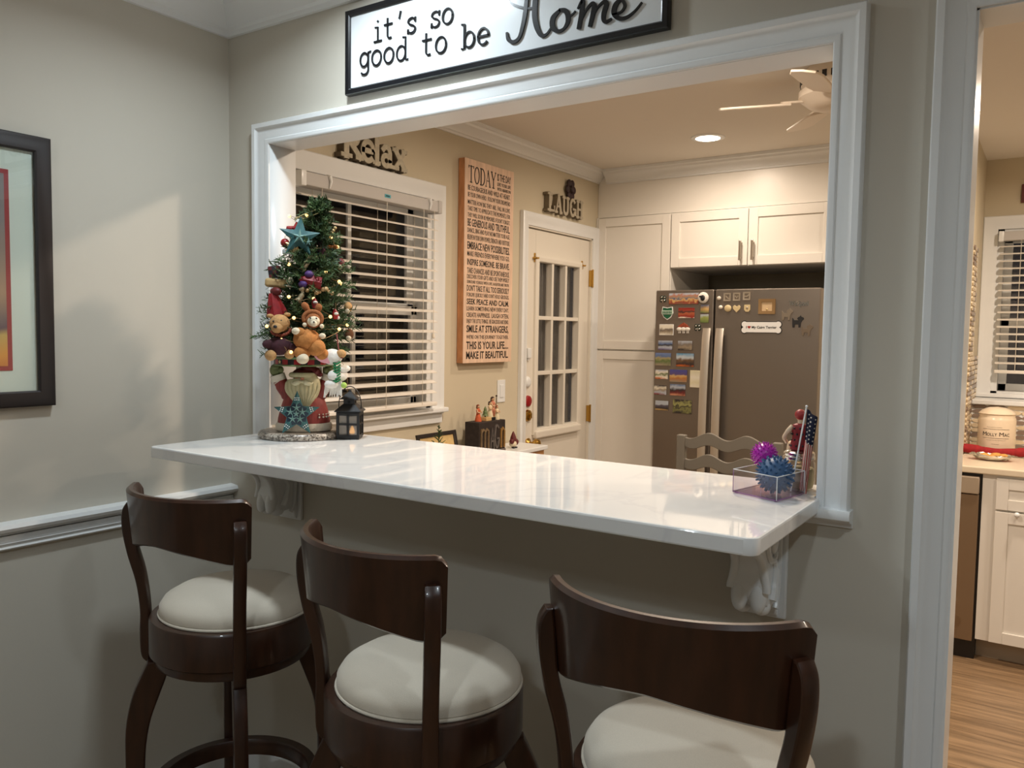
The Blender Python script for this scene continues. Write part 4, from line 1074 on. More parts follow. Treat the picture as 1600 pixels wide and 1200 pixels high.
for s, a, b in (('IS THE DAY', 268, 280), ('LIVE YOUR LIFE', 282.5, 288.5), ('WITH ABANDON', 290.5, 296)):
    a -= 12.5; b -= 12.5; z0 = zpx(b) + 0; LB.text(s, MT @ Matrix.Translation((by0 + .268, z0, 0)), w=.12, h=zpx(a) - z0, ext=.0008, bold=.008, res=2)
z0 = zpx(282); h = zpx(256) - z0
tx = by0 + .026; cw = .0465
TD = {'T': [(.006, [(.5, 0), (.5, 1)]), (.003, [(.05, .97), (.95, .97)]), (.003, [(.3, .02), (.7, .02)]), (.003, [(.06, .86), (.06, 1)]), (.003, [(.94, .86), (.94, 1)])],
      'O': [(.0045, arc(.5, .5, .42, .49, 0, 360, 26))],
      'D': [(.006, [(.22, 0), (.22, 1)]), (.0045, [(.08, .99), (.4, .99)] + arc(.4, .5, .5, .49, 90, -90, 16) + [(.08, .01)])],
      'A': [(.003, [(.12, 0), (.5, 1)]), (.006, [(.5, 1), (.88, 0)]), (.003, [(.26, .36), (.74, .36)]), (.003, [(0, .01), (.26, .01)]), (.003, [(.72, .01), (1, .01)])],
      'Y': [(.006, [(.1, 1), (.5, .45), (.5, 0)]), (.003, [(.9, 1), (.5, .45)]), (.003, [(.3, .02), (.7, .02)]), (.003, [(0, .99), (.25, .99)]), (.003, [(.75, .99), (1, .99)])]}
for k, ch in enumerate('TODAY'):
    for w, p in TD[ch]: LB.stroke([(tx + cw * k + a * cw * .95, z0 + b * h) for a, b in p], w * 1.15, .0008, None, MT)
part('lettering', LB, BLACKINK, t, 'dark printed sayings')

# ------------------------------------------------------------------ console table under the board, and what stands on it
TZ = .815
t = thing('console_table', (0, 1.40, FZ), 'small white topped wooden console table left of the door', 'table')
mb = MB(); mb.box(KX + .012, .112, .92, 1.882, TZ - .022, TZ, .004); part('table_top', mb, TRIM, t)
mb = MB(); mb.box(KX + .02, .10, .94, 1.862, TZ - .12, TZ - .022, .002); part('apron', mb, WOODT, t)
for x, y in ((KX + .04, .96), (.08, .96), (KX + .04, 1.842), (.08, 1.842)):
    mb = MB(); mb.box(x - .02, x + .02, y - .02, y + .02, FZ, TZ - .12, .003); part('leg', mb, WOODT, t)
# letter block
t = thing('letter_block', (.02, 1.45, TZ), 'dark rustic block with letters MAGIN, figurines standing on top', 'word sign')
DKB = mat('charred wood block', rgb(44, 34, 30), .8, var=.35, scale=40, bump=.3)
mb = MB(); mb.box(-.03, .055, 1.345, 1.565, TZ, .972, .003); part('block', mb, DKB, t)
FACEM = [mat('weathered umber', rgb(112, 92, 66), .8, var=.25, scale=60), mat('weathered slate', rgb(96, 88, 84), .8, var=.25, scale=60), mat('weathered ochre', rgb(140, 104, 52), .8, var=.25, scale=60)]
mb = MB(); M = frame_x(.055); zb, zh = TZ + .025, .098
for k, (w, p) in enumerate([(.010, [(.03, 0), (.03, 1)]), (.010, [(.03, .85), (.09, 1.0), (.14, .9), (.14, 0)]), (.010, [(.14, .85), (.2, 1.0), (.25, .9), (.25, 0)])]):
    mb.stroke([(1.352 + a * .26, zb + b * zh) for a, b in p], w, .006, FACEM[0], M)
mb.stroke([(1.432, zb - .015), (1.448, zb + zh), (1.466, zb - .015)], .010, .006, FACEM[1], M); mb.stroke([(1.438, zb + .035), (1.460, zb + .035)], .008, .006, FACEM[1], M)
mb.stroke([(1.487 + .018 * cos(radians(a)), zb + .055 + .055 * sin(radians(a))) for a in range(50, 331, 20)] + [(1.505, zb + .045), (1.49, zb + .045)], .010, .006, FACEM[1], M)
mb.stroke([(1.524, zb), (1.524, zb + zh * .9)], .010, .006, FACEM[2], M); mb.stroke([(1.524, zb + zh * .8), (1.538, zb + zh * .95), (1.551, zb + zh * .8), (1.551, zb)], .010, .006, FACEM[2], M)
mb.box(1.348, 1.562, TZ + .002, TZ + .016, 0, .006, .002, m=FACEM[1], M=M)
part('raised_letters', mb, FACEM[0], t)
def figurine(x, y, z, h, dress, hair, label, base=None, arms=True, hold=None):
    t = thing('figurine', (x, y, z), label, 'figurine', 'small figurines on the letter block')
    k = h / .085; b0 = 0
    if base:
        mb = MB(); mb.box(x - .018, x + .018, y - .024, y + .024, z, z + .014, .002); part('base', mb, base, t); b0 = .014
    zz = z + b0
    mb = MB(); mb.lathe([(0, 0), (.017 * k, 0), (.0175 * k, .004 * k), (.012 * k, .028 * k), (.0085 * k, .043 * k), (.011 * k, .055 * k), (.0085 * k, .062 * k), (.004 * k, .066 * k), (0, .066 * k)], (x, y, zz), 18, cap=False); part('dress', mb, dress, t)
    mb = MB(); mb.ball((x, y, zz + .074 * k), .0085 * k, seg=12)
    if arms:
        for s in (-1, 1): mb.tube(smooth([(x, y + s * .010 * k, zz + .059 * k), (x + .010 * k, y + s * .015 * k, zz + .046 * k), (x + .014 * k, y + s * .004 * k, zz + .045 * k)], 4), .0032 * k, 6)
    part('body', mb, SKIN, t)
    mb = MB(); mb.ball((x - .002 * k, y, zz + .0765 * k), .0092 * k, s=(1, 1, .95), seg=12); mb.ball((x - .008 * k, y, zz + .068 * k), .0055 * k, seg=8); part('hair', mb, hair, t)
    if hold: mb = MB(); mb.ball((x + .012, y + .014, zz + .088 * k), .005, seg=8); mb.cyl((x + .012, y + .012, zz + .045 * k), (x + .012, y + .014, zz + .088 * k), .0016, 6); part('held_stick', mb, hold, t)
    return t
ORNG = mat('orange red dress', rgb(206, 96, 54), .6, var=.2, scale=80); CRM = mat('cream dress', rgb(226, 212, 178), .6); DKH = mat('dark brown hair', rgb(58, 34, 24), .6); AUB = mat('auburn hair', rgb(124, 58, 30), .6)
PNK = mat('dusty pink dress', rgb(206, 132, 104), .6, var=.2, scale=90); TANW = mat('pale wood', rgb(206, 172, 118), .6)
figurine(.01, 1.397, .972, .082, ORNG, AUB, 'tiny figurine in a long orange red dress on the dark letter block')
t = thing('toy_tree', (.015, 1.448, .972), 'tiny green tree on a pale wood base on the dark letter block', 'figurine', 'small figurines on the letter block')
mb = MB(); mb.box(-.008, .038, 1.425, 1.471, .972, .99, .002); part('base', mb, TANW, t)
mb = MB(); mb.lathe([(0, .99), (.004, .99), (.004, .997), (.016, .997), (.009, 1.012), (.013, 1.012), (.006, 1.026), (.009, 1.026), (0, 1.044)], (.015, 1.448, 0), 14, cap=False); part('foliage', mb, GREENP, t)
figurine(.012, 1.492, .972, .078, CRM, DKH, 'tiny dark haired figurine in cream on a black base on the letter block', base=BLACK)
figurine(.025, 1.533, .972, .070, CRM, AUB, 'tiny bowed figurine in a cream dress, nearest the pink one on the block')
figurine(.005, 1.556 - .0, .972, .102, PNK, DKH, 'tallest tiny figurine, dusty pink, raising a stick on the letter block', hold=DKH) if False else figurine(-.015, 1.553, .972, .096, PNK, DKH, 'tallest tiny figurine, dusty pink, raising a stick on the letter block', base=TANW, hold=DKH)
# red capped bird
t = thing('bird_ornament', (.03, 1.672, TZ), 'small wooden bird in dark red cap and scarf between block and door', 'ornament')
mb = MB(); mb.ball((.03, 1.672, TZ + .022), .019, s=(1, 1.15, .95)); part('body', mb, CREAM, t)
mb = MB(); mb.lathe([(0, 0), (.017, 0), (.015, .014), (.009, .03), (.003, .044), (0, .046)], (.03, 1.674, TZ + .04), 16, cap=False); part('cap', mb, MAROON, t)
mb = MB(); mb.ball((.036, 1.652, TZ + .036), .013, seg=12); mb.ball((.036, 1.692, TZ + .030), .013, s=(1, 1, 1.3), seg=12); part('scarf', mb, MAROON, t)
mb = MB()
for s in (-1, 1): mb.ball((.04, 1.672 + s * .011, TZ + .004), .008, s=(1.4, 1, .5), seg=10)
part('feet', mb, BLACK, t)
# leaning photo frame and mini tree
t = thing('photo_frame', (-.02, 1.12, TZ), 'small dark photo frame leaning on the console table', 'picture')
ML_ = Matrix.Translation((-.005, 0, TZ)) @ Matrix.Rotation(radians(-12), 4, 'Y') @ frame_x(0)
mb = MB(); mb.sweep([(-.018, 0), (-.018, .008), (-.012, .012), (0, .012), (0, 0)], [ML_ @ Vector(p) for p in ((.985, 0, 0), (.985, .128, 0), (1.262, .128, 0), (1.262, 0, 0))], ML_.to_3x3() @ Vector((0, 0, 1)), BLACKW, closed=True); part('frame', mb, BLACKW, t)
mb = MB(); mb.box(1.0, 1.247, .014, .114, .001, .004, M=ML_); part('photo', mb, picture_material('autumn photo', [(0, rgb(120, 70, 40)), (.4, rgb(206, 150, 84)), (.7, rgb(214, 186, 130)), (1, rgb(190, 160, 110))], 0, .11, noise=.5, scale=40), t)
def mini_tree(x, y, z, h):
    t = thing('mini_tree', (x, y, z), 'miniature green fir tip standing before the leaning photo frame', 'artificial tree')
    mb = MB(); mb.cyl((x, y, z), (x, y, z + h), .003, 6, r1=.001); mb.lathe([(0, 0), (.018, 0), (.014, .012), (0, .014)], (x, y, z), 12, cap=False); part('trunk', mb, TWIG, t)
    mb = MB(); rr = random.Random(5)
    for k in range(46):
        u = rr.random(); zz = z + .03 + (h - .03) * u; r = .045 * (1 - u) + .004; a = rr.uniform(0, 6.28)
        mb.tube([(x, y, zz), (x + r * cos(a), y + r * sin(a), zz + r * .7)], [.003, .0012], 5)
    part('foliage', mb, NEEDLE, t)
mini_tree(.055, 1.042, TZ, .172)

# ------------------------------------------------------------------ fridge magnets
Q = random.Random(21)
YM = YF
FXM = lambda x: .0604 + .9737 * x
FZM = lambda z: .0367 + .9737 * z
GRP_L = 'magnets on the narrow fridge door'; GRP_R = 'magnets on the wide fridge door'
def photo_magnet(x, z, w, h, stops, label, tilt=0, border=None, noise=.35, group=GRP_L):
    x, z = FXM(x), FZM(z)
    t = thing('magnet', (x, YM, z - h / 2), label, 'magnet', group)
    M = Matrix.Translation((x, YM, z)) @ Matrix.Rotation(radians(tilt), 4, 'Y') @ frame_y(0)
    mb = MB(); mb.box(-w / 2, w / 2, -h / 2, h / 2, 0, .004, .001, M=M); part('backing', mb, border or mat('magnet backing', rgb(96, 84, 76), .6), t)
    b = .0025 if border else .0012
    mb = MB(); mb.box(-w / 2 + b, w / 2 - b, -h / 2 + b, h / 2 - b, .0038, .0048, M=M)
    part('picture', mb, picture_material('print ' + str(len(MATS)), stops, 0, h, noise=noise, scale=45), t)
    return t
sky, haze, stone, grass_, sand, dark, rust, white_, purp = rgb(92, 112, 150), rgb(176, 184, 196), rgb(150, 136, 116), rgb(92, 110, 62), rgb(206, 170, 110), rgb(48, 42, 44), rgb(190, 96, 36), rgb(226, 220, 204), rgb(90, 74, 120)
photo_magnet(.506, 1.612, .178, .064, [(0, rgb(120, 84, 66)), (.2, rgb(140, 60, 48)), (.4, sand), (.5, rgb(70, 84, 120)), (.6, stone), (.8, rgb(176, 116, 92)), (1, haze)], 'wide colourful townscape magnet at the top of the narrow fridge door', noise=.9)
photo_magnet(.525, 1.53, .098, .060, [(0, white_), (.15, rgb(136, 34, 30)), (.45, rgb(170, 92, 60)), (.6, dark), (.75, rgb(150, 60, 44)), (1, rgb(136, 34, 30))], 'red picture magnet beside the green shield badge', noise=.5)
photo_magnet(.634, 1.553, .050, .046, [(0, grass_), (.5, sand), (1, sky)], 'small square landscape magnet under the round sheep', noise=.5)
photo_magnet(.634, 1.498, .050, .048, [(0, grass_), (.6, rgb(140, 150, 80)), (1, haze)], 'small square green field magnet, the lower of two under the sheep', noise=.6)
photo_magnet(.404, 1.432, .086, .062, [(0, white_), (.3, stone), (.5, rgb(110, 100, 90)), (.7, white_), (1, white_)], 'white bordered sketch magnet below the green shield badge', border=TRIM, noise=.5)
photo_magnet(.400, 1.342, .088, .054, [(0, purp), (.3, haze), (.5, dark), (.65, sky), (1, haze)], 'blue grey lakeside photo magnet, left one below the sketch', noise=.3)
photo_magnet(.522, 1.342, .086, .054, [(0, dark), (.3, stone), (.6, rgb(120, 110, 100)), (1, haze)], 'grey street photo magnet below the carousel magnet', noise=.7)
photo_magnet(.388, 1.259, .098, .074, [(0, stone), (.35, grass_), (.6, rgb(160, 150, 110)), (.75, sky), (1, rgb(110, 130, 176))], 'castle and meadow photo magnet at the narrow door edge', noise=.5)
photo_magnet(.524, 1.259, .106, .076, [(0, rust), (.2, dark), (.5, rgb(110, 84, 60)), (.7, rgb(190, 200, 206)), (1, rgb(84, 140, 180))], 'coast photo magnet with orange lower corner beside the castle one', noise=.5)
photo_magnet(.382, 1.17, .080, .054, [(0, rust), (.25, white_), (.5, grass_), (.7, white_), (1, haze)], 'pale street photo magnet left of the purple sky one', noise=.8)
photo_magnet(.486, 1.165, .106, .072, [(0, stone), (.3, rgb(170, 110, 60)), (.5, sand), (.62, purp), (1, rgb(70, 76, 150))], 'old town photo magnet under a deep purple blue sky', noise=.4)
photo_magnet(.376, 1.078, .078, .056, [(0, rgb(130, 40, 40)), (.25, haze), (.5, stone), (.7, white_), (1, dark)], 'framed boat photo magnet, second lowest at the door edge', noise=.6)
photo_magnet(.484, 1.083, .094, .066, [(0, rgb(200, 140, 110)), (.25, rgb(110, 40, 40)), (.5, dark), (.75, haze), (1, sky)], 'dark hillside photo magnet with a red shore', noise=.5)
photo_magnet(.388, .987, .082, .056, [(0, sand), (.2, dark), (.5, rgb(90, 84, 96)), (.6, haze), (1, haze)], 'lowest photo magnet at the door edge with pale sky', noise=.25)
photo_magnet(.515, .988, .114, .080, [(0, dark), (.3, rgb(130, 130, 80)), (.5, dark), (.7, rgb(160, 160, 100)), (1, dark)], 'lowest and largest magnet, dark with pale yellow green leaves', noise=1.2)
t = photo_magnet(.588, 1.151, .060, .096, [(0, white_), (.3, rgb(216, 208, 176)), (.6, white_), (1, rgb(206, 200, 168))], 'cream note card magnet half behind the narrow door handle', border=mat('cream card', rgb(222, 212, 180), .7), noise=.2)
def shaped(name, x, z, label, parts, group):
    x, z = FXM(x), FZM(z)
    t = thing('magnet', (x, YM, z), label, 'magnet', group)
    for nm, mb, m in parts: 
        mb.v = [tuple(Matrix.Translation((x, YM, z)) @ frame_y(0) @ Vector(p)) for p in mb.v]; part(nm, mb, m, t)
    return t
def clover(s):
    a = MB(); b = MB()
    for k in range(4):
        q = radians(45 + 90 * k); a.ball((s * .55 * cos(q), s * .55 * sin(q), .002), s * .5, s=(1, 1, .2), seg=12); b.ball((s * .55 * cos(q), s * .55 * sin(q), .004), s * .22, s=(1, 1, .3), seg=8)
    b.box(-s * .12, s * .12, -s * .9, -s * .1, .001, .004); return a, b
for x, z, lb in ((.377, 1.612, 'black and silver clover magnet in the top corner of the narrow door'), (.594, 1.447, 'black and silver clover magnet above the narrow door handle')):
    a, b = clover(.022); shaped('clover', x, z, lb, (('petals', a, mat('dark green enamel', rgb(30, 44, 34), .4)), ('studs', b, SILVER)), GRP_L)
a = MB(); a.prism([(-.03, .036), (0, .03), (.03, .036), (.036, .0), (.022, -.026), (0, -.04), (-.022, -.026), (-.036, 0)], 0, .005, bev=.001)
b = MB(); b.prism([(-.026, .031), (0, .026), (.026, .031), (.031, .0), (.019, -.022), (0, -.034), (-.019, -.022), (-.031, 0)], .005, .0062)
c = MB(); c.box(-.034, .034, -.008, .014, .006, .008, .001); d = MB(); 
for k in range(6): d.box(-.027 + .0095 * k, -.021 + .0095 * k, -.004, .010, .008, .0088)
shaped('shield', .408, 1.53, 'green shield shaped badge magnet with a pale banner', (('rim', a, TRIM), ('field', b, mat('badge green', rgb(24, 92, 62), .4)), ('banner', c, mat('pale green banner', rgb(186, 206, 190), .5)), ('marks', d, mat('badge green', rgb(24, 92, 62), .4))), GRP_L)
a = MB(); a.ball((0, 0, .0112), .031, s=(1, 1, .35), seg=20); b = MB(); b.ball((.0, -.002, .0205), .017, s=(.8, 1, .4), seg=14); b.ball((-.013, .006, .020), .007, s=(1.4, .8, .5), seg=8)
shaped('sheep', .626, 1.616, 'round white sheep magnet with a black face', (('fleece', a, WHITEP), ('face', b, BLACK)), GRP_L)
a = MB(); rr = random.Random(4)
for k in range(3): a.ball((-.024 + .024 * k, -.004, .004), .015, s=(1.1, .8, .4), seg=12); a.box(-.028 + .024 * k, -.024 + .024 * k, -.026, -.012, .002, .006); a.box(-.020 + .024 * k, -.016 + .024 * k, -.026, -.012, .002, .006)
b = MB(); b.lathe([(0, .004), (.036, .0), (.0, -.0)], (0, 0, 0), 12, M=Matrix.Translation((0, .010, .004))) if False else b.prism([(-.036, .008), (-.02, .022), (0, .034), (.02, .022), (.036, .008)], .0, .006)
shaped('carousel', .509, 1.44, 'carousel shaped magnet with white horses under a small canopy', (('horses', a, WHITEP), ('canopy', b, mat('canopy red', rgb(150, 70, 44), .5, var=.5, scale=90))), GRP_L)
for x, z, lb in ((.716, 1.612, 'small round pearl magnet, upper one beside the door gap'), (.727, 1.561, 'small round pearl magnet, lower one beside the door gap')):
    a = MB(); a.ball((0, 0, .006), .012, s=(1, .95, .7), seg=14); shaped('pearl', x, z, lb, (('pearl', a, mat('pearl', rgb(222, 214, 200), .15)),), GRP_R)
PEW = mat('pewter', rgb(178, 168, 152), .35, metal=.6)
for k, (x, z, lb) in enumerate(((.762, 1.618, 'square pewter magnet with a leaf, first of the row of three'), (.816, 1.619, 'square pewter magnet with a heart, middle of the row of three'), (.872, 1.622, 'square pewter magnet with a line, last of the row of three'))):
    a = MB(); a.sweep([(-.008, 0), (-.008, .004), (0, .005), (0, 0)], [(-.020, -.022, 0), (-.020, .022, 0), (.020, .022, 0), (.020, -.022, 0)], (0, 0, 1), closed=True)
    b = MB(); b.box(-.014, .014, -.016, .016, 0, .002)
    c = MB(); c.stroke([(-.008, .006), (0, -.004), (.009, -.009)] if k == 0 else [(-.007, .004), (0, -.007), (.007, .004)] if k == 1 else [(-.010, -.002), (.002, -.002), (.011, .008)], .006, .002, z0=.002)
    shaped('square', x, z, lb, (('frame', a, PEW), ('plate', b, mat('dark pewter', rgb(120, 110, 98), .5, metal=.4)), ('motif', c, PEW)), GRP_R)
IV = mat('ivory stone', rgb(206, 188, 146), .4)
a = MB(); a.ball((0, 0, .004), .020, s=(1, .95, .35), seg=18); shaped('oval', .768, 1.555, 'oval ivory magnet below the leaf square', (('stone', a, IV),), GRP_R)
a = MB(); a.prism([(0, -.022), (.020, -.002), (.021, .010), (.012, .018), (0, .010), (-.012, .018), (-.021, .010), (-.020, -.002)], 0, .007, bev=.002); shaped('heart', .818, 1.554, 'ivory heart magnet below the heart square', (('heart', a, IV),), GRP_R)
a = MB(); a.prism([(-.016, .018), (.016, .018), (.017, -.008), (.008, -.020), (-.008, -.020), (-.017, -.008)], 0, .006, bev=.001); b = MB(); b.ball((0, .002, .006), .007, s=(1, 1, .6), seg=10); shaped('crest', .877, 1.556, 'ivory shield shaped magnet below the line square', (('crest', a, IV), ('boss', b, PEW)), GRP_R)
a = MB(); a.sweep([(-.016, 0), (-.016, .008), (0, .010), (0, 0)], [(-.044, -.040, 0), (-.044, .040, 0), (.044, .040, 0), (.044, -.040, 0)], (0, 0, 1), closed=True)
b = MB(); b.box(-.032, .032, -.028, .028, 0, .003); c = MB(); c.ball((0, -.016, .003), .006, s=(1, 1, .4), seg=10)
shaped('tile', .985, 1.564, 'small tan square framed tile magnet above the bone', (('frame', a, mat('bronze frame', rgb(140, 112, 74), .5, metal=.3)), ('tile', b, mat('tan tile', rgb(206, 180, 142), .7, var=.06, scale=80)), ('motif', c, GOLD)), GRP_R)
def bone(g):
    P = []
    for cx, cy, a0 in ((.086, .017, -60), (-.086, .017, 60), (-.086, -.017, 120), (.086, -.017, 240)):
        pass
    r = .0165 + g
    P += arc(.090, .0155, r, r, -70, 130, 10) + arc(-.090, .0155, r, r, 50, 250, 10) + arc(-.090, -.0155, r, r, 110, 310, 10) + arc(.090, -.0155, r, r, 230, 430, 10)
    return P
a = MB(); a.prism(bone(.003), 0, .003); b = MB(); b.prism(bone(-.001), .003, .0042)
c = MB(); c.text('I', frame_y(0).inverted() @ frame_y(0) @ Matrix.Translation((-.080, -.006, .0042)), h=.013, ext=.0008, bold=.03); c.text('My Cairn Terrier', Matrix.Translation((-.050, -.006, .0042)), w=.132, h=.013, ext=.0008, bold=.02)
d = MB(); d.prism([(-.064, -.008), (-.0555, .0), (-.056, .005), (-.060, .007), (-.064, .004), (-.068, .007), (-.072, .005), (-.0725, .0)], .0042, .005)
shaped('bone', .957, 1.451, 'white bone shaped magnet lettered I love My Cairn Terrier', (('rim', a, BLACK), ('face', b, TRIM), ('lettering', c, BLACK), ('heart', d, REDM)), GRP_R)
def dog():
    a = MB(); a.prism([(-.024, -.030), (-.014, -.030), (-.012, -.014), (.006, -.014), (.006, -.030), (.016, -.030), (.018, -.006), (.024, .006), (.033, .014), (.030, .022), (.020, .026), (.016, .034), (.010, .026), (.004, .024), (-.002, .016), (.004, .008), (-.016, .008), (-.022, .018), (-.027, .020), (-.026, .006), (-.026, -.010)], 0, .004, bev=.0008); return a
shaped('dog', 1.092, 1.520, 'silver grey terrier shaped magnet above the black one', (('dog', dog(), mat('worn silver', rgb(140, 130, 116), .4, metal=.6)),), GRP_R)
shaped('dog', 1.149, 1.482, 'black terrier shaped magnet', (('dog', dog(), BLACK),), GRP_R)
shaped('dog', 1.199, 1.438, 'grey terrier shaped magnet below the black one', (('dog', dog(), mat('dull silver', rgb(122, 110, 96), .45, metal=.6)),), GRP_R)
# ------------------------------------------------------------------ small tree held up by a carved figurine, on a granite turntable
AX, AY = .398, -.035                 # axis of turntable, figurine and tree
t = thing('turntable', (AX - .012, AY, CT), 'round speckled granite turntable under the red robed figurine', 'turntable')
mb = MB(); mb.lathe([(0, 0), (.122, 0), (.127, .004), (.129, .010), (.127, .016), (.122, .020), (0, .020)], (AX - .012, AY, CT), 64, cap=False); part('disc', mb, GRANITE, t)
GZ = CT + .020
def place(x, y, z, rz): return Matrix.Translation((x, y, z)) @ Matrix.Rotation(rz, 4, 'Z')
FM = place(AX, AY, GZ, radians(42))
t = thing('carved_figurine', (AX, AY, GZ), 'carved bearded figurine in red robe holding a checked tray overhead', 'figurine')
def P3(p): return FM @ Vector(p)
mb = MB(); mb.lathe([(0, 0), (.078, 0), (.084, .004), (.085, .018), (.081, .026), (0, .026)], (0, 0, 0), 48, M=FM @ Matrix.Diagonal((1, .8, 1, 1)), cap=False); part('fur_hem', mb, FUR, t)
mb = MB(); mb.lathe([(0, .02), (.079, .022), (.077, .04), (.071, .065), (.063, .09), (.056, .11), (.048, .125), (.036, .136), (0, .14)], (0, 0, 0), 48, M=FM @ Matrix.Diagonal((1, .8, 1, 1)), cap=False)
for s in (-1, 1):
    mb.tube([P3(p) for p in smooth([(s * .036, 0, .108), (s * .052, -.004, .122), (s * .066, -.008, .145), (s * .074, -.01, .160)], 4)], [.026] * 4 + [.022] * 4 + [.020] * 5, 16)
part('robe', mb, ROBE, t)
for s in (-1, 1):
    mb = MB(); mb.tube([P3((s * .072, -.010, .153)), P3((s * .078, -.011, .171))], [.0225, .022], 18); mb.tube([P3((s * .070, -.010, .150)), P3((s * .072, -.010, .153))], [.017, .0225], 18); part('cuff', mb, FUR, t)
    mb = MB(); mb.ball(P3((s * .081, -.012, .184)), .019, s=(1, .85, 1.05), rot=FM.to_3x3()); mb.ball(P3((s * .066, -.020, .186)), .009, s=(1, .9, 1.2)); mb.ball(P3((s * .083, -.016, .193)), .014, s=(1.1, .9, .7)); part('mitten', mb, MITT, t)
mb = MB(); mb.ball(P3((0, -.014, .150)), .033, s=(1, .9, 1.0)); part('head', mb, SKIN, t)
mb = MB()
bv = []; 
mb.lathe([(0.0, -.062), (.010, -.056), (.022, -.04), (.034, -.018), (.041, .004), (.040, .022), (.034, .034), (.0, .036)], (0, 0, 0), 28, M=FM @ Matrix.Translation((0.002, -.030, .128)) @ Matrix.Rotation(radians(-8), 4, 'Y') @ Matrix.Diagonal((1.28, .62, 1.04, 1)), cap=False)
for k in range(9):
    a = -1 + k * .25
    mb.tube([P3(p) for p in smooth([(a * .044, -.050 + .014 * a * a, .150), (a * .043, -.056 + .014 * a * a, .125), (a * .020 + .004, -.052, .092), (a * .008 + .004, -.044, .074)], 4)], [.006, .007, .007, .0075, .0075, .0075, .007, .007, .006, .006, .005, .004, .003], 8)
bd = part('beard', mb, BEARD, t)
mb = MB()
for s in (-1, 1):
    mb.tube([P3(p) for p in smooth([(s * .001, -.058, .152), (s * .012, -.060, .150), (s * .024, -.054, .146), (s * .030, -.048, .150)], 4)], [.004] * 3 + [.0075] * 5 + [.004] * 5, 8)
part('moustache', mb, mat('pale moustache', rgb(200, 192, 158), .6), bd)
mb = MB(); mb.ball(P3((0, -.050, .161)), .006, s=(1, 1, .9)); 
for s in (-1, 1): mb.ball(P3((s * .016, -.042, .160)), .007, s=(1.1, .7, .9))
part('nose_and_cheeks', mb, mat('rosy paint', rgb(196, 132, 104), .6), t)
mb = MB()
for s in (-1, 1): mb.ball(P3((s * .011, -.0445, .1675)), .0026)
part('eyes', mb, BLACK, t)
mb = MB(); mb.tube([P3((.036 * cos(2 * pi * i / 32), -.014 + .034 * sin(2 * pi * i / 32), .171)) for i in range(32)], .008, 8, closed=True); part('cap_brim', mb, BEARD, t)
mb = MB(); mb.ball(P3((0, -.012, .171)), .036, s=(1, .95, .62)); mb.tube([P3(p) for p in smooth([(.0, -.012, .186), (.024, -.02, .188), (.046, -.026, .176), (.054, -.028, .168)], 4)], [.018] * 4 + [.013] * 4 + [.008] * 3 + [.005] * 2, 12); part('cap', mb, MAROON, t)
TRZ = .1985
tr = MB()
tr.lathe([(0, TRZ), (.088, TRZ), (.091, TRZ + .003), (.088, TRZ + .006)], (0, 0, 0), 48, M=FM, cap=False); tr.lathe([(.088, TRZ + .020), (.092, TRZ + .023), (.09, TRZ + .027), (.084, TRZ + .027), (.08, TRZ + .023), (0, TRZ + .023)], (0, 0, 0), 48, M=FM, cap=False)
ty = part('tray', tr, GREENP, t)
mb = MB(); n = 28
for i in range(n):
    a0, a1 = 2 * pi * i / n, 2 * pi * (i + 1) / n
    m_ = REDM if i % 2 == 0 else BLACK
    for q in range(2):
        b0 = a0 + (a1 - a0) * q / 2; b1 = a0 + (a1 - a0) * (q + 1) / 2
        mb.add([P3((.0885 * cos(b), .0885 * sin(b), zz)) for b, zz in ((b0, TRZ + .005), (b1, TRZ + .005), (b1, TRZ + .0215), (b0, TRZ + .0215))], [(0, 1, 2, 3)], m_)
part('checked_band', mb, MAROON, ty, 'red and black checked band')
def star_poly(r0, r1, n=5, a0=90): return [((r0 if k % 2 == 0 else r1) * cos(radians(a0 + 180 * k / n)), (r0 if k % 2 == 0 else r1) * sin(radians(a0 + 180 * k / n))) for k in range(2 * n)]
for i in range(1, n, 4):
    mb = MB(); a = 2 * pi * (i + .5) / n; M = FM @ Matrix.Rotation(a, 4, 'Z') @ Matrix.Translation((.0888, 0, TRZ + .013)) @ Matrix(((0, 0, 1, 0), (1, 0, 0, 0), (0, 1, 0, 0), (0, 0, 0, 1)))
    mb.prism(star_poly(.0065, .003), 0, .0012, M=M); part('star', mb, GOLD, ty)
mb = MB()
for k in range(6):
    a = radians(-50 + 12 * k); r = .0775 - .0005 * k
    M = FM @ Matrix.Translation((r * cos(a), .8 * r * sin(a), .045)) @ Matrix.Rotation(a, 4, 'Z'); mb.ball(M @ Vector((0, 0, 0)), .003); mb.ball(M @ Vector((-.0008, 0, .008)), .0022)
part('painted_buttons', mb, FUR, t)

TB = GZ + TRZ + .0235                # top of the tray
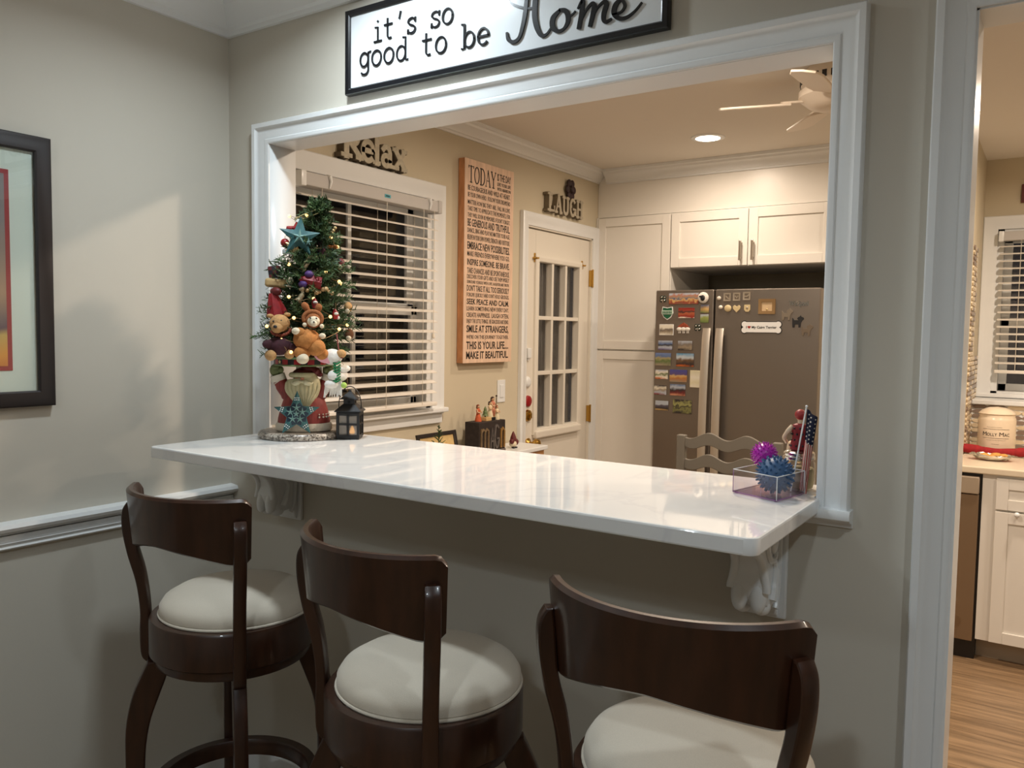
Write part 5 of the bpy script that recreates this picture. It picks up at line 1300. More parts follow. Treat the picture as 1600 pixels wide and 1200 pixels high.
# the tree
t = thing('christmas_tree', (AX, AY, TB), 'small decorated artificial christmas tree standing on the checked tray', 'artificial tree')
mb = MB(); mb.cyl((AX, AY, TB), (AX + .045, AY + .018, TB + .45), .007, 8, r1=.002); mb.lathe([(0, 0), (.05, 0), (.045, .012), (0, .014)], (AX, AY, TB), 20, cap=False); part('trunk', mb, TWIG, t)
rr = random.Random(12)
HT = .47
def cone_r(u):
    K = [(0, .125), (.13, .158), (.28, .152), (.47, .132), (.66, .094), (.85, .060), (1.0, .022)]
    for (a, ra), (b, rb) in zip(K, K[1:]):
        if u <= b: return ra + (rb - ra) * (u - a) / (b - a)
    return .02
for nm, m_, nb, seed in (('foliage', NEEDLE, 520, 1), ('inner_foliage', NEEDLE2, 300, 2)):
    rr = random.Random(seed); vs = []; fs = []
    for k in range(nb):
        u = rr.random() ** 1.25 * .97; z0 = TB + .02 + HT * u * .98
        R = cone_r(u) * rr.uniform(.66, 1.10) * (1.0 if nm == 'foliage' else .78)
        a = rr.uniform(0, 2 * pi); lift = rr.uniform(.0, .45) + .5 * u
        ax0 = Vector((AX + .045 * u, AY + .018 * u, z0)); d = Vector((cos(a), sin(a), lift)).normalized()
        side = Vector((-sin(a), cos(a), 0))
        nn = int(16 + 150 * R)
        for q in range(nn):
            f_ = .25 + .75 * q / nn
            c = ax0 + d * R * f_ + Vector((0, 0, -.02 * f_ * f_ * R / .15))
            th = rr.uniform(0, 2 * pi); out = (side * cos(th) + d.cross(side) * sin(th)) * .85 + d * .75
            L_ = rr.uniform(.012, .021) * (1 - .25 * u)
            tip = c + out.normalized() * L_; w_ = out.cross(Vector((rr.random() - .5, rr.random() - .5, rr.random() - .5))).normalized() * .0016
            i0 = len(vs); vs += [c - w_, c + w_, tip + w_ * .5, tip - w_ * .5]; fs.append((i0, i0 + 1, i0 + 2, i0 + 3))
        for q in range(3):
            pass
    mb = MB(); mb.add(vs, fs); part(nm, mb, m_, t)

# lights on a wire
SX, SY = AX - .425, AY + .05         # table below was measured about (.425, -.05)
LP = [(.397, -.081, 1.733), (.442, -.054, 1.737), (.439, -.089, 1.647), (.428, -.11, 1.588), (.478, .009, 1.676), (.491, .023, 1.648), (.488, -.021, 1.57), (.494, .027, 1.545), (.497, .03, 1.539), (.451, -.13, 1.492), (.502, -.082, 1.488), (.477, -.134, 1.431), (.396, -.164, 1.406), (.537, -.014, 1.401), (.51, .045, 1.414), (.459, -.164, 1.368), (.531, -.096, 1.369), (.49, -.156, 1.333), (.446, -.15, 1.43), (.528, -.041, 1.437)]
CDX, CDY = .74, -.67
LP = [(x + SX + CDX * .030, y + SY + CDY * .030, z) for x, y, z in LP]
t = thing('string_lights', (AX, AY, TB), 'string of warm white lights wound round the small tree', 'string lights')
order = sorted(LP, key=lambda p: -p[2]); pts = []
for i, p in enumerate(order):
    pts.append(p)
    if i < len(order) - 1:
        q = order[i + 1]; pts.append(((p[0] + q[0]) / 2 + .008, (p[1] + q[1]) / 2 - .008, (p[2] + q[2]) / 2 - .008))
mb = MB(); mb.tube(smooth([Vector(p) for p in pts] + [Vector((AX + .07, AY + .05, TB + .01)), Vector((AX + .100, AY + .08, TB - .05)), Vector((AX + .080, AY + .095, CT + .06)), Vector((AX + .05, AY + .088, GZ + .001))], 5), .0007, 5); part('wire', mb, WIRE, t)
for p in LP:
    mb = MB(); mb.ball(p, .0050, seg=8); part('bulb', mb, BULB, t)

# ---- ornaments, each hanging on its own
def op(x, y, z, out=.012): return Vector((x + SX + CDX * (out + .016), y + SY + CDY * (out + .016), z))
def face(c, tilt=0.0, yaw=0.0):      # local: x to the right, y up, z towards the room
    M = Matrix.Translation(c) @ Matrix.Rotation(radians(48 + yaw), 4, 'Z') @ Matrix.Rotation(radians(90), 4, 'X') @ Matrix.Rotation(radians(tilt), 4, 'Z')
    return M
def tin_star(mb, M, r0, r1, dome, m, n=5, a0=90):
    P = star_poly(r0, r1, n, a0); k = len(P)
    vs = [(x, y, 0) for x, y in P] + [(0, 0, dome), (0, 0, -dome * .4)]
    fs = [(i, (i + 1) % k, k) for i in range(k)] + [((i + 1) % k, i, k + 1) for i in range(k)]
    mb.add(vs, fs, m, M)
GO = 'ornaments hanging on the small tree'
def ornament(name, c, label, parts, cat='ornament'):
    t = thing(name, c, label, cat, GO)
    for nm, mb, m in parts: part(nm, mb, m, t)
    return t
def hang(c, l=.02): mb = MB(); mb.tube([c, c + Vector((0, 0, l))], .0008, 5); return mb
c = op(.441, -.081, 1.668, .02); M = face(c, -4); a = MB(); tin_star(a, M, .062, .026, .012, TEAL); b = MB(); tin_star(b, M @ Matrix.Translation((0, 0, .011)), .024, .008, .005, TEALL)
tin_star(b, M @ Matrix.Translation((.026, -.012, .006)), .014, .005, .003, TEALL); 
ornament('star_ornament', c, 'largest teal tin star high on the left of the small tree', (('tin', a, TEAL), ('inset_stars', b, TEALL)))
c = op(.468, -.002, 1.612, .016); M = face(c); a = MB(); b = MB()
for dx, dy, r in ((0, 0, .026), (.022, .018, .018), (.028, -.012, .018), (-.02, .014, .014)): tin_star(a, M @ Matrix.Translation((dx, dy, .002)), r, r * .36, .006, TEAL, a0=90 + dx * 900)
for dx, dy, r in ((0, 0, .012), (.022, .018, .008), (.028, -.012, .008)): tin_star(b, M @ Matrix.Translation((dx, dy, .008)), r, r * .36, .003, TEALL)
ornament('star_ornament', c, 'cluster of small teal stars on the right of the small tree', (('tin', a, TEAL), ('inset_stars', b, TEALL)))
c = op(.422, -.078, 1.700, .012); M = face(c, -30); a = MB(); a.tube([M @ Vector(p) for p in ((0, .016, 0), (0, -.004, 0), (-.014, -.014, 0), (-.022, -.016, 0))], [.008, .008, .008, .005], 10); b = MB(); b.tube([M @ Vector((0, .014, 0)), M @ Vector((0, .024, 0))], .0095, 12)
ornament('boot_ornament', c, 'tiny red boot ornament with white cuff beside the large teal star', (('boot', a, REDM), ('cuff', b, WHITEP)))
c = op(.389, -.091, 1.655, .006); M = face(c); a = MB(); a.ball(c, .013); b = MB(); b.box(-.008, .012, -.034, -.020, -.002, .002, .001, M=M); b.tube([M @ Vector((0, -.011, 0)), M @ Vector((.002, -.021, 0))], .0008, 5)
ornament('ball_ornament', c, 'small red ball with a white tag at the left edge of the small tree', (('ball', a, REDM), ('tag', b, TRIM), ('hanger', hang(c), WIRE)))
c = op(.46, -.011, 1.640, .014); M = face(c, 10); a = MB(); a.lathe([(0, -.028), (.015, -.026), (.014, -.008), (.008, .01), (.009, .02), (.004, .03), (0, .032)], (0, 0, 0), 16, M=M @ Matrix.Rotation(radians(-90), 4, 'X'), cap=False)
b = MB(); b.ball(M @ Vector((0, .026, .002)), .009); 
ornament('angel_ornament', c, 'small purple robed doll ornament right of the large teal star', (('robe', a, mat('plum print', rgb(88, 50, 64), .7, var=.6, scale=120)), ('head', b, mat('plum hood', rgb(70, 40, 60), .7))))
c = op(.475, .006, 1.680, .012); M = face(c); a = MB()
for k in range(7): a.ball(M @ Vector((-.014 + .005 * k, -.02 + .0075 * k, .002 * sin(k))), .0052, seg=10)
ornament('bead_garland', c, 'short string of gold beads near the top right of the small tree', (('beads', a, GOLD),))
c = op(.479, .01, 1.648, .012); M = face(c); a = MB()
for s in (-1, 1): a.ball(M @ Vector((s * .010, 0, 0)), .010, s=(1.2, .8, .6), seg=10)
a.ball(M @ Vector((0, 0, .004)), .005, seg=8)
ornament('bow_ornament', c, 'small orange gold bow below the string of gold beads', (('bow', a, mat('orange gold cloth', rgb(190, 120, 60), .6)),))
c = op(.485, -.081, 1.540, .022); M = face(c, -10); a = MB(); n = 36; vs = []; fs = []
for k, (x0, w) in enumerate(((-.03, .004), (-.012, .012), (.01, .018), (.034, .016))):
    for i in range(12):
        q = 2 * pi * i / 12; rp = 1 + .16 * sin(5 * q + k); vs.append(M @ Vector((x0, w * sin(q) * rp, w * .7 * cos(q) * rp)))
for k in range(3):
    for i in range(12): fs.append((k * 12 + i, k * 12 + (i + 1) % 12, k * 12 + 12 + (i + 1) % 12, k * 12 + 12 + i))
fs += [tuple(range(12)), tuple(range(47, 35, -1))]; a.add(vs, fs)
b = MB(); b.ball(M @ Vector((-.004, .018, 0)), .014, s=(1, 1.1, .8)); b.ball(M @ Vector((-.018, -.014, 0)), .013, s=(1.2, .8, .8))
ornament('fan_ornament', c, 'bright red ruffled cloth ornament with a purple top in the middle of the tree', (('ruffle', a, REDF), ('purple_top', b, PURPLE)))
c = op(.369, -.113, 1.567, .010); M = face(c, 8); a = MB(); a.box(-.018, .018, -.018, .018, -.012, .012, .004, M=M); b = MB()
for i in range(3):
    for j in range(3):
        if (i + j) % 2 == 0: b.box(-.017 + .0115 * i, -.0065 + .0115 * i, -.017 + .0115 * j, -.0065 + .0115 * j, .0115, .0128, M=M)
ornament('gift_ornament', c, 'dark checked parcel ornament at the left edge of the small tree', (('parcel', a, DKPLAID), ('checks', b, MAROON)))
c = op(.393, -.124, 1.534, .012); M = face(c, -3); a = MB(); a.box(-.034, .028, -.014, .012, -.012, .012, .008, M=M, seg=3); b = MB(); b.ball(M @ Vector((.036, .008, .006)), .012); b.box(.024, .046, -.010, -.004, .0, .012, .002, M=M)
ornament('cushion_ornament', c, 'tan pillow shaped ornament just below the dark checked parcel', (('pillow', a, mat('tan cloth', rgb(186, 156, 108), .9, var=.1, scale=90)), ('roll', b, CREAM)))
c = op(.406, -.144, 1.474, .012); M = face(c, 12); a = MB(); n = 24; vs = []; fs = []
prof = [(.010, .03), (.016, .012), (.024, -.012), (.030, -.036)]
for r, y in prof:
    for i in range(n): q = 2 * pi * i / n; rp = 1 + .10 * sin(8 * q); vs.append(M @ Vector((r * cos(q) * rp, y, r * .55 * sin(q) * rp)))
for k in range(3):
    for i in range(n): fs.append((k * n + i, k * n + (i + 1) % n, k * n + n + (i + 1) % n, k * n + n + i))
fs += [tuple(range(n)), tuple(range(4 * n - 1, 3 * n - 1, -1))]; a.add(vs, fs)
b = MB(); b.ball(M @ Vector((.010, .032, 0)), .016, s=(1.3, .8, .8)); 
ornament('skirt_ornament', c, 'pleated red skirt shaped ornament on the left of the small tree', (('skirt', a, REDF), ('top', b, MAROON)))
c = op(.473, -.078, 1.590, .008); M = face(c); a = MB(); rr = random.Random(8)
for k in range(9): a.tube([M @ Vector((rr.uniform(-.02, .0), -.024 + rr.uniform(0, .01), rr.uniform(0, .006))), M @ Vector((rr.uniform(.0, .02), .024, rr.uniform(0, .006)))], .0012, 5)
ornament('twig_bundle', c, 'small bundle of brown twigs above the red ruffled ornament', (('twigs', a, mat('dry twig', rgb(150, 122, 88), .8)),))
c = op(.477, -.11, 1.496, .012); M = face(c, 25); a = MB(); a.tube([M @ Vector(p) for p in smooth([(-.014, -.012, 0), (-.002, -.006, 0), (.010, .006, 0), (.012, .02, 0)], 4)], [.010] * 3 + [.008] * 4 + [.005] * 3 + [.009] * 3, 10)
ornament('horn_ornament', c, 'little silver gold horn ornament in the middle of the tree', (('horn', a, mat('tarnished silver', rgb(176, 160, 130), .3, metal=.6)),))
for (x, y, z), lb in (((.506, -.081, 1.474), 'tiny red and white ornament near the centre of the tree'), ((.526, -.018, 1.443), 'tiny red and white ornament on the right side of the tree')):
    c = op(x, y, z, .012); M = face(c, 10); a = MB(); a.lathe([(0, -.014), (.010, -.012), (.009, .004), (.004, .016), (0, .018)], (0, 0, 0), 14, M=M @ Matrix.Rotation(radians(-90), 4, 'X'), cap=False); b = MB(); b.ball(M @ Vector((.002, .003, .007)), .006, s=(1, 1.3, .7)); b.ball(M @ Vector((.006, -.010, .004)), .005); 
    ornament('cone_ornament', c, lb, (('body', a, REDM), ('white_trim', b, WHITEP), ('hanger', hang(c + Vector((0, 0, .016))), WIRE)))
for (x, y, z), lb, m_ in (((.515, .05, 1.386), 'small brown and white ornament low at the right edge of the tree', BROWN), ((.512, .047, 1.468), 'small tan ornament halfway down the right edge of the tree', TAN), ((.497, .03, 1.60), 'small maroon print ornament on the upper right edge of the tree', MAROON)):
    c = op(x, y, z, .006); a = MB(); a.ball(c, .013, s=(1, 1, 1.25)); b = MB(); b.ball(c + Vector((.005, -.008, -.012)), .008); 
    ornament('bauble', c, lb, (('body', a, m_), ('trim', b, CREAM)))
c = op(.502, -.067, 1.512, .012); M = face(c); a = MB(); rr = random.Random(9)
for k in range(9): a.ball(M @ Vector((-.03 + .009 * k, .006 * sin(k * 1.4), .004)), rr.uniform(.005, .008), seg=10)
ornament('bead_garland', c, 'row of larger wooden beads across the middle right of the tree', (('beads', a, mat('wooden bead', rgb(196, 160, 112), .4)),))
c = op(.428, -.094, 1.640, .014); M = face(c); a = MB(); tin_star(a, M, .026, .014, .006, GOLD, 6)
ornament('flower_ornament', c, 'gold flower ornament just under the large teal star', (('petals', a, GOLD),))
c = op(.442, -.056, 1.735, .01); M = face(c); a = MB(); a.tube([M @ Vector(p) for p in smooth([(.036, .022, 0), (.0, .006, .008), (-.030, -.010, .004), (-.012, -.012, .008), (.024, .004, .006), (.040, .012, 0)], 5)], .0022, 6, flat=.5)
ornament('ribbon_loop', c, 'pale gold ribbon loop near the tip of the small tree', (('ribbon', a, mat('pale ribbon', rgb(222, 206, 150), .4)),))

# plush bear
def plush_eyes(mb, M, pts, r):
    for p in pts: mb.ball(M @ Vector(p), r, seg=8)
c = op(.443, -.157, 1.414, .012); M = face(c, 6)
t = thing('plush_bear', c, 'golden plush bear in dark sweater sitting low on the left of the tree', 'plush toy')
a = MB(); a.ball(M @ Vector((0, 0, 0)), .030, s=(1, .95, .9)); a.ball(M @ Vector((-.008, -.012, .022)), .017, s=(1.05, .9, .9))
for s in (-1, 1): a.ball(M @ Vector((s * .024, .024, -.002)), .0105, s=(1, 1, .6), seg=12)
part('head', a, TAN, t)
for p, r in (((-.034, -.088, .018), .016), ((.018, -.090, .020), .014)):
    a = MB(); a.ball(M @ Vector(p), r, s=(1.3, .8, 1)); part('foot', a, TAN, t)
a = MB(); a.ball(M @ Vector((-.008, -.064, 0)), .034, s=(1.15, 1.0, .8)); a.ball(M @ Vector((-.034, -.056, .014)), .016, s=(.8, 1.5, .8), seg=12); a.ball(M @ Vector((.026, -.074, .012)), .018, s=(1.5, .8, .8), seg=12); part('sweater', a, mat('dark maroon sweater', rgb(58, 24, 32), .9, var=.3, scale=80), t)
a = MB()
for k in range(11): q = radians(190 + 16 * k); a.ball(M @ Vector((.002 + .026 * cos(q), -.018 + .016 * sin(q), .016)), .005, seg=8)
part('bead_collar', a, mat('plaid collar', rgb(126, 60, 40), .8, var=.5, scale=120), t)
a = MB(); a.ball(M @ Vector((-.012, -.008, .038)), .0058, s=(1.1, .9, .8), seg=10); plush_eyes(a, M, ((-.016, .008, .023), (.006, .008, .025)), .0028); part('nose_and_eyes', a, BLACK, t)
# plush in a reindeer hood
c = op(.515, -.098, 1.426, .02); M = face(c, -4)
t = thing('plush_reindeer', c, 'caramel plush toy in an antlered hood at the foot of the tree', 'plush toy')
a = MB(); a.ball(M @ Vector((0, 0, 0)), .027, s=(1.05, .9, .9)); 
for k in range(22):
    q = radians(-20 + 220 * k / 21); a.ball(M @ Vector((.025 * cos(q), .004 + .020 * sin(q), .012)), .0065, seg=8)
for s, r in ((-1, 20), (1, -14)):
    a.tube([M @ Vector(p) for p in smooth([(s * .012, .020, 0), (s * .018 - .004, .036, .002), (s * .026 - .006, .046, .002)], 4)], [.008, .008, .008, .009, .010, .010, .009, .007, .004], 10)
part('hood', a, mat('hood brown', rgb(150, 92, 52), .95, bump=.3, scale=140), t)
a = MB(); a.ball(M @ Vector((.002, -.003, .012)), .021, s=(1.0, .85, .8)); a.ball(M @ Vector((.004, -.010, .026)), .010); part('face', a, CREAM, t)
a = MB(); plush_eyes(a, M, ((-.007, .005, .028), (.010, .005, .028), (.004, -.006, .036)), .0026); part('eyes_and_nose', a, BLACK, t)
a = MB()
for s in (-1, 1): a.ball(M @ Vector((.003 + s * .024, -.016, .016)), .0065, seg=10)
part('pompoms', a, CREAM, t)
a = MB(); a.ball(M @ Vector((-.012, -.058, .0)), .040, s=(.95, 1.0, .8)); a.ball(M @ Vector((.014, -.078, .010)), .028, s=(1.1, .9, .9)); a.ball(M @ Vector((-.034, -.040, .016)), .017, s=(1.2, .9, .9)); a.ball(M @ Vector((-.022, -.096, .012)), .022, s=(.9, 1.2, .9)); a.ball(M @ Vector((.034, -.096, .0)), .018); part('suit', a, CARAMEL, t)
for nm, p, r in (('foot', (-.020, -.113, .026), .018), ('hand', (-.044, -.036, .026), .012), ('hand', (.030, -.044, .014), .010)):
    a = MB(); a.ball(M @ Vector(p), r, s=(1.15, .85, .85)); part(nm, a, CREAM, t)
# hanging plush mouse
c = Vector((.5405, -.055, 1.315)); M = face(c, 0, -4)
t = thing('plush_mouse', c, 'white plush animal with pink ear and green scarf hanging from the tree', 'plush toy')
a = MB(); a.ball(M @ Vector((.0, .004, 0)), .030, s=(1.1, .85, .8)); a.ball(M @ Vector((.016, -.050, 0)), .026, s=(.9, 1.35, .75)); a.ball(M @ Vector((.034, -.030, .004)), .014, s=(.8, 1.7, .8))
a.ball(M @ Vector((.004, -.075, .004)), .020, s=(1, 1.6, .7)); part('body', a, WHITEP, t)
a = MB(); a.ball(M @ Vector((-.026, .002, .016)), .022, s=(1.25, .62, .4), rot=(M.to_3x3() @ Matrix.Rotation(radians(-25), 3, 'Z'))); part('ear', a, PINK, t)
a = MB(); a.ball(M @ Vector((.026, .014, .018)), .016, s=(1, .8, .8)); part('muzzle', a, TAN, t)
a = MB()
for k in range(7):
    y = -.012 - .0085 * k; a.tube([M @ Vector(p) for p in smooth([(.004, y, .020), (.014, y - .004, .026), (.024, y + .003, .022)], 3)], .0028, 6)
a.tube([M @ Vector((.008, -.008, .019)), M @ Vector((.012, -.070, .024))], .003, 6)
part('scarf_stripes', a, mat('green stripe', rgb(34, 116, 70), .9), t)
a = MB(); rr = random.Random(6)
for k in range(16):
    x = -.016 + .0028 * k; a.tube([M @ Vector((x, -.066, .014)), M @ Vector((x * 1.2 - .004, -.098 - rr.uniform(0, .02), .016))], [.003, .0012], 5)
part('fringe', a, WHITEP, t)
a = MB(); a.ball(M @ Vector((.034, -.078, .014)), .009, seg=12); part('tag', a, mat('lime felt', rgb(166, 196, 96), .9), t)
a = MB(); a.ball(M @ Vector((.028, .006, .022)), .006, seg=8); a.tube([M @ Vector((.026, .01, .018)), M @ Vector((.018, .03, .01)), M @ Vector((.012, .072, -.012))], .0022, 6); part('ribbon', a, mat('brown pink ribbon', rgb(120, 60, 56), .8), t)

# big teal star leaning against the figurine
SM = FM @ Matrix.Translation((-.012, -.086, .058)) @ Matrix.Rotation(radians(90 - 10), 4, 'X')
t = thing('tin_star', SM.translation - Vector((0, 0, .055)), 'large teal and blue tin star leaning on the red robed figurine', 'ornament')
ORG[t] = SM.translation - Vector((0, 0, .055))
a = MB(); tin_star(a, SM, .070, .030, .012, TEAL); part('star', a, TEAL, t)
a = MB(); tin_star(a, SM @ Matrix.Translation((0, 0, .0022)), .046, .029, .0125, TEALD); part('blue_centre', a, TEALD, t)
a = MB()
for k in range(5):
    q = radians(90 + 72 * k); M = SM @ Matrix.Translation((.018 * cos(q), .018 * sin(q), .0125 - .002)); tin_star(a, M, .014, .004, .002, TEALL, 5, 90 + 72 * k)
tin_star(a, SM @ Matrix.Translation((0, 0, .0145)), .011, .004, .002, TEALL); part('inset_stars', a, TEALL, t)
a = MB()
for k in range(5):
    q = radians(90 + 72 * k)
    for i in range(-1, 2):
        for j in range(2):
            p = Vector((.042 * cos(q) + .006 * j * cos(q) - .0055 * i * sin(q), .042 * sin(q) + .006 * j * sin(q) + .0055 * i * cos(q), .0072 - .0012 * j - .0016 * abs(i))); a.ball(SM @ p, .0018, seg=6)
part('white_dots', a, TRIM, t)

# black lantern
lx, ly = .528, .030
LM = place(lx, ly, CT, radians(34))
t = thing('lantern', (lx, ly, CT), 'small black metal lantern with an amber candle beside the turntable', 'lantern')
h = .031
a = MB(); a.box(-h - .002, h + .002, -h - .002, h + .002, 0, .010, .001, M=LM)
for sx in (-1, 1):
    for sy in (-1, 1): a.box(sx * h - .004, sx * h + .004, sy * h - .004, sy * h + .004, .006, .082, .0008, M=LM)
a.box(-h, h, -h, h, .076, .083, .001, M=LM)
for q in range(4):
    R = LM @ Matrix.Rotation(q * pi / 2, 4, 'Z'); a.box(-h, h, -h - .003, -h + .001, .006, .014, M=R); a.box(-h, h, -h - .003, -h + .001, .072, .08, M=R); a.box(-.0035, .0035, -h - .003, -h + .001, .01, .078, M=R); a.box(-h, h, -h - .003, -h + .001, .043, .049, M=R)
fr = part('frame', a, BLACK, t)
def pyr(b0, z0, b1, z1): a.add([(-b0, -b0, z0), (b0, -b0, z0), (b0, b0, z0), (-b0, b0, z0), (-b1, -b1, z1), (b1, -b1, z1), (b1, b1, z1), (-b1, b1, z1)], [(0, 1, 2, 3), (4, 5, 6, 7), (0, 1, 5, 4), (1, 2, 6, 5), (2, 3, 7, 6), (3, 0, 4, 7)], None, LM)
a = MB(); pyr(.040, .083, .0395, .086); pyr(.0395, .086, .018, .106); a.box(-.0165, .0165, -.0165, .0165, .104, .120, M=LM); pyr(.026, .120, .0255, .122); pyr(.0255, .122, .004, .142); a.ball(LM @ Vector((0, 0, .143)), .0045); part('roof', a, BLACK, t)
a = MB()
for q in range(4):
    R = LM @ Matrix.Rotation(q * pi / 2, 4, 'Z'); a.lathe([(0, 0), (.0045, 0), (.0045, .001), (0, .001)], (0, 0, 0), 12, M=R @ Matrix.Translation((0, -.0165, .112)) @ Matrix.Rotation(radians(90), 4, 'X'), cap=False)
part('vent_holes', a, mat('vent dark', rgb(8, 8, 9), .9), t)
a = MB(); a.box(-h + .001, h - .001, -h + .0015, -h + .0025, .012, .076, M=LM); a.box(-h + .001, h - .001, h - .0025, h - .0015, .012, .076, M=LM); a.box(-h + .0015, -h + .0025, -h, h, .012, .076, M=LM); a.box(h - .0025, h - .0015, -h, h, .012, .076, M=LM); part('panes', a, frosted('frosted lantern pane', rgb(176, 168, 158), .55), t)
a = MB(); a.cyl(LM @ Vector((.006, 0, .010)), LM @ Vector((.006, 0, .040)), .017, 20); cn = part('candle', a, FROST, t)
a = MB(); a.lathe([(0, .030), (.007, .031), (.0085, .036), (.005, .046), (0, .056)], (0, 0, 0), 14, M=LM @ Matrix.Translation((.010, -.017, -.014)), cap=False); part('flame', a, FLAME, cn)
a = MB(); a.tube([LM @ Vector((.034 * cos(radians(q)), 0, .100 + .058 * sin(radians(q)))) for q in range(-14, 195, 8)], .0015, 6)
part('handle', a, BLACK, t)

# ------------------------------------------------------------------ acrylic box, spiky balls, jar, swimmer, flag at the right end
BX = [Vector((1.753, -.083)), Vector((1.855, -.126)), Vector((1.879, -.010)), Vector((1.777, .033))]
t = thing('acrylic_box', (1.816, -.046, CT), 'open clear acrylic box holding two spiky balls at the counter end', 'box')
a = MB(); e = MB()
zb_, zt_ = CT + .003, CT + .050
for i in range(4):
    p, q = BX[i], BX[(i + 1) % 4]; d = (q - p).normalized(); n_ = Vector((-d.y, d.x)) * .0022
    for z0, z1 in ((zb_, zt_),):
        a.add([(p.x, p.y, z0), (q.x, q.y, z0), (q.x + n_.x, q.y + n_.y, z0), (p.x + n_.x, p.y + n_.y, z0), (p.x, p.y, z1), (q.x, q.y, z1), (q.x + n_.x, q.y + n_.y, z1), (p.x + n_.x, p.y + n_.y, z1)], [(0, 1, 5, 4), (1, 2, 6, 5), (2, 3, 7, 6), (3, 0, 4, 7)])
    e.tube([(p.x, p.y, zt_), (q.x, q.y, zt_)], .0009, 6, m=TRIM); e.tube([(p.x, p.y, zb_), (q.x, q.y, zb_)], .0012, 6, m=ACRYLEDGE); e.tube([(p.x, p.y, zb_), (p.x, p.y, zt_)], .0008, 6, m=ACRYLEDGE if i in (0,) else TRIM)
    a_ = p + (BX[(i + 2) % 4] - p).normalized() * .008; e.cyl((a_.x, a_.y, CT), (a_.x, a_.y, CT + .003), .003, 8, m=ACRYLEDGE)
part('walls', a, ACRYL, t)
a = MB(); a.add([(p.x, p.y, zb_) for p in BX] + [(p.x, p.y, zb_ + .002) for p in BX], [(0, 1, 2, 3), (4, 5, 6, 7), (0, 1, 5, 4), (1, 2, 6, 5), (2, 3, 7, 6), (3, 0, 4, 7)]); part('base', a, thin_glass('violet tinted acrylic', (.89, .80, .89), .02), t)
part('edges', e, TRIM, t, 'bright and violet edges')
def spiky(name, c, r, n, sl, sr, m, label):
    t = thing(name, Vector(c) - Vector((0, 0, r)), label, 'ball', 'spiky balls in the acrylic box')
    a = MB(); a.ball(c, r, seg=24); part('ball', a, m, t)
    a = MB()
    for k in range(n):
        y = 1 - 2 * (k + .5) / n; rad = math.sqrt(1 - y * y); q = k * 2.399963
        d = Vector((rad * cos(q), rad * sin(q), y)); a.tube([Vector(c) + d * r * .96, Vector(c) + d * (r + sl * .6), Vector(c) + d * (r + sl)], [sr * 1.3, sr, sr * .55], 6)
    part('spikes', a, m, t)
spiky('spiky_ball', (1.833, -.064, CT + .005 + .040), .0340, 120, .0062, .0022, NAVY, 'larger blue rubber ball with blunt spikes')
spiky('spiky_ball', (1.797, -.020, CT + .077), .0240, 120, .0050, .0013, MAGENTA, 'smaller magenta ball with fine spikes resting above the blue one')
jx, jy = 1.851, .050
t = thing('glass_jar', (jx, jy, CT), 'clear glass jar with silver lid behind the acrylic box', 'jar')
a = MB(); a.lathe([(0, .002), (.030, .001), (.034, .005), (.034, .055), (.031, .062), (.029, .067)], (jx, jy, CT), 32, cap=False); part('glass', a, GLASS, t)
a = MB(); a.lathe([(0, .004), (.030, .005), (.0312, .012), (.0312, .046), (0, .048)], (jx, jy, CT), 28, cap=False); part('contents', a, mat('pale wax', rgb(190, 180, 140), .5), t)
a = MB(); a.lathe([(.031, .064), (.033, .066), (.033, .071), (.0312, .073), (.0325, .076), (.0315, .080), (.025, .0835), (0, .084)], (jx, jy, CT), 36, cap=False); part('lid', a, SILVER, t)
SZ = CT + .084
t = thing('swimmer_figurine', (jx, jy, SZ), 'seated figurine in dotted red swimsuit and cap on the jar lid', 'figurine')
WM = place(jx, jy, SZ, radians(28))
def WP(p): return WM @ Vector(p)
SK = mat('pale figurine skin', rgb(214, 190, 158), .5)
a = MB(); a.lathe([(0, 0), (.0185, .001), (.0205, .008), (.0175, .020), (.0155, .028), (.0175, .040), (.0185, .048), (.0145, .055), (.008, .0575), (0, .058)], (0, 0, 0), 28, M=WM @ Matrix.Diagonal((1, .72, 1, 1)), cap=False); su = part('swimsuit', a, MAROON if False else mat('swimsuit red', rgb(138, 30, 34), .55), t)
a = MB()
for k in range(4):
    for i in range(9):
        q = 2 * pi * (i + .5 * (k % 2)) / 9; z = .010 + .0125 * k; r = [.0200, .0160, .0176, .0186][k]
        c = WP((r * cos(q), .72 * r * sin(q), z)); a.ball(c, .0024, s=(1, 1, 1), seg=8)
part('black_dots', a, BLACK, su)
a = MB(); a.cyl(WP((0, 0, .054)), WP((0, .001, .066)), .0052, 12); a.ball(WP((0, .002, .074)), .0105, s=(.9, 1, 1.05)); a.ball(WP((0, .0125, .073)), .002)
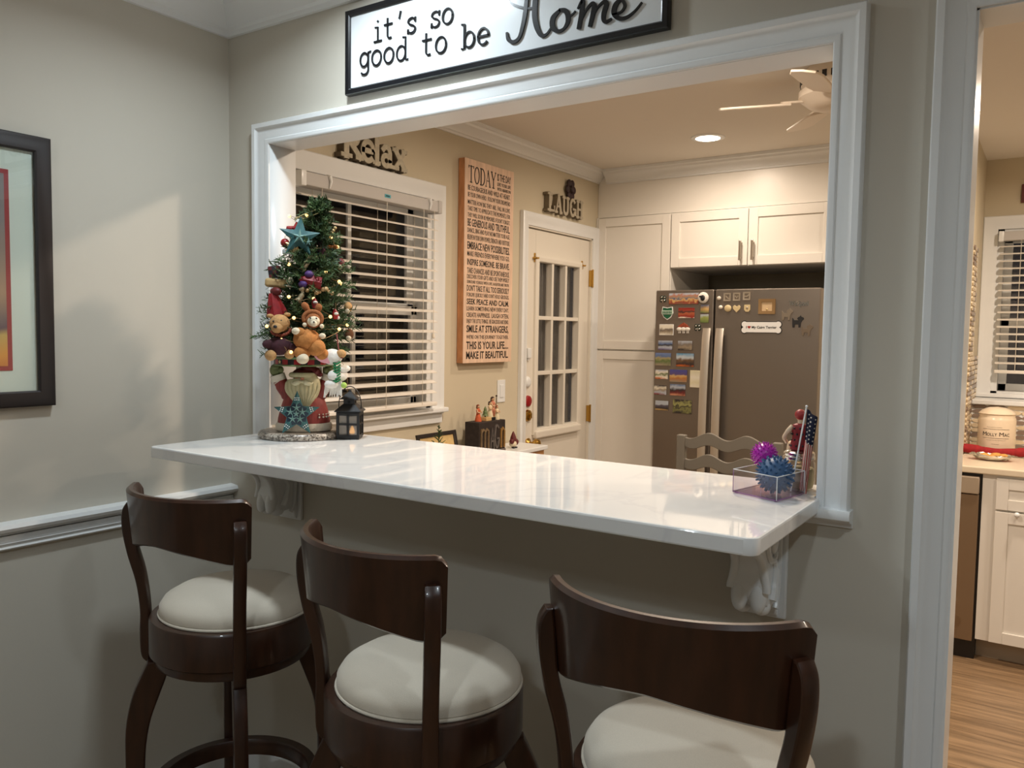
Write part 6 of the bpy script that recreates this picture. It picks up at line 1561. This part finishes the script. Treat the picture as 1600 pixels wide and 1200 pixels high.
for s in (-1, 1):
    a.tube([WP(p) for p in smooth([(s * .016, 0, .051), (s * .026, -.002, .040), (s * .031, .006, .026), (s * .024, .016, .016)], 4)], [.0052] * 5 + [.0045] * 5 + [.0038] * 3, 10); a.ball(WP((s * .0235, .017, .0145)), .0042, s=(1, 1.2, .8), seg=8)
    a.tube([WP(p) for p in smooth([(s * .009, .008, .006), (s * .012, .024, .010), (s * .012, .038, -.004), (s * .011, .040, -.028)], 4)], [.0072] * 5 + [.0062] * 5 + [.0045] * 3, 10); a.ball(WP((s * .011, .044, -.032)), .0048, s=(.8, 1.6, .7), seg=8)
part('body', a, SK, t)
a = MB(); a.ball(WP((0, 0, .0765)), .0122, s=(1, 1.05, .95)); a.ball(WP((.003, -.0105, .079)), .0026); part('bathing_cap', a, mat('cap red', rgb(146, 36, 34), .5), t)
# little flag on a stick
t = thing('stick_flag', (1.868, -.020, CT + .006), 'small stars and stripes flag drooping on a white stick beside the jar', 'flag')
f0, f1 = Vector((1.8555, -.026, CT + .007)), Vector((1.8765, -.006, 1.2535))
a = MB(); a.cyl(f0, f1, .0016, 8); a.ball(f1, .0028, seg=8); part('stick', a, TRIM, t)
a = MB(); RED_, WHT_, NVY_ = mat('flag red', rgb(178, 44, 44), .8), mat('flag white', rgb(232, 222, 206), .8), mat('flag navy', rgb(36, 40, 66), .8)
n = 13; m_ = 18
def fp(u, v):          # u across the cloth, v down the droop
    top = f0.lerp(f1, .97); x = top.x + .002 + .0185 * u * (1 - .35 * v) - .010 * v; y = top.y + .006 * sin(u * 9 + v * 3) + .012 * u; z = top.z - .018 * u - .165 * v
    return Vector((x, y, z))
for i in range(n):
    for k in range(m_):
        u0, u1, v0, v1 = i / n, (i + 1) / n, k / m_, (k + 1) / m_
        mm = NVY_ if (v1 <= .42) else (RED_ if i % 2 == 0 else WHT_)
        a.add([fp(u0, v0), fp(u1, v0), fp(u1, v1), fp(u0, v1)], [(0, 1, 2, 3)], mm)
for k in range(7):
    for i in range(3):
        p = fp(.2 + .3 * i, .05 + .055 * k); a.ball(p + Vector((.0, -.0006, 0)), .0017, WHT_, seg=6)
part('cloth', a, RED_, t)
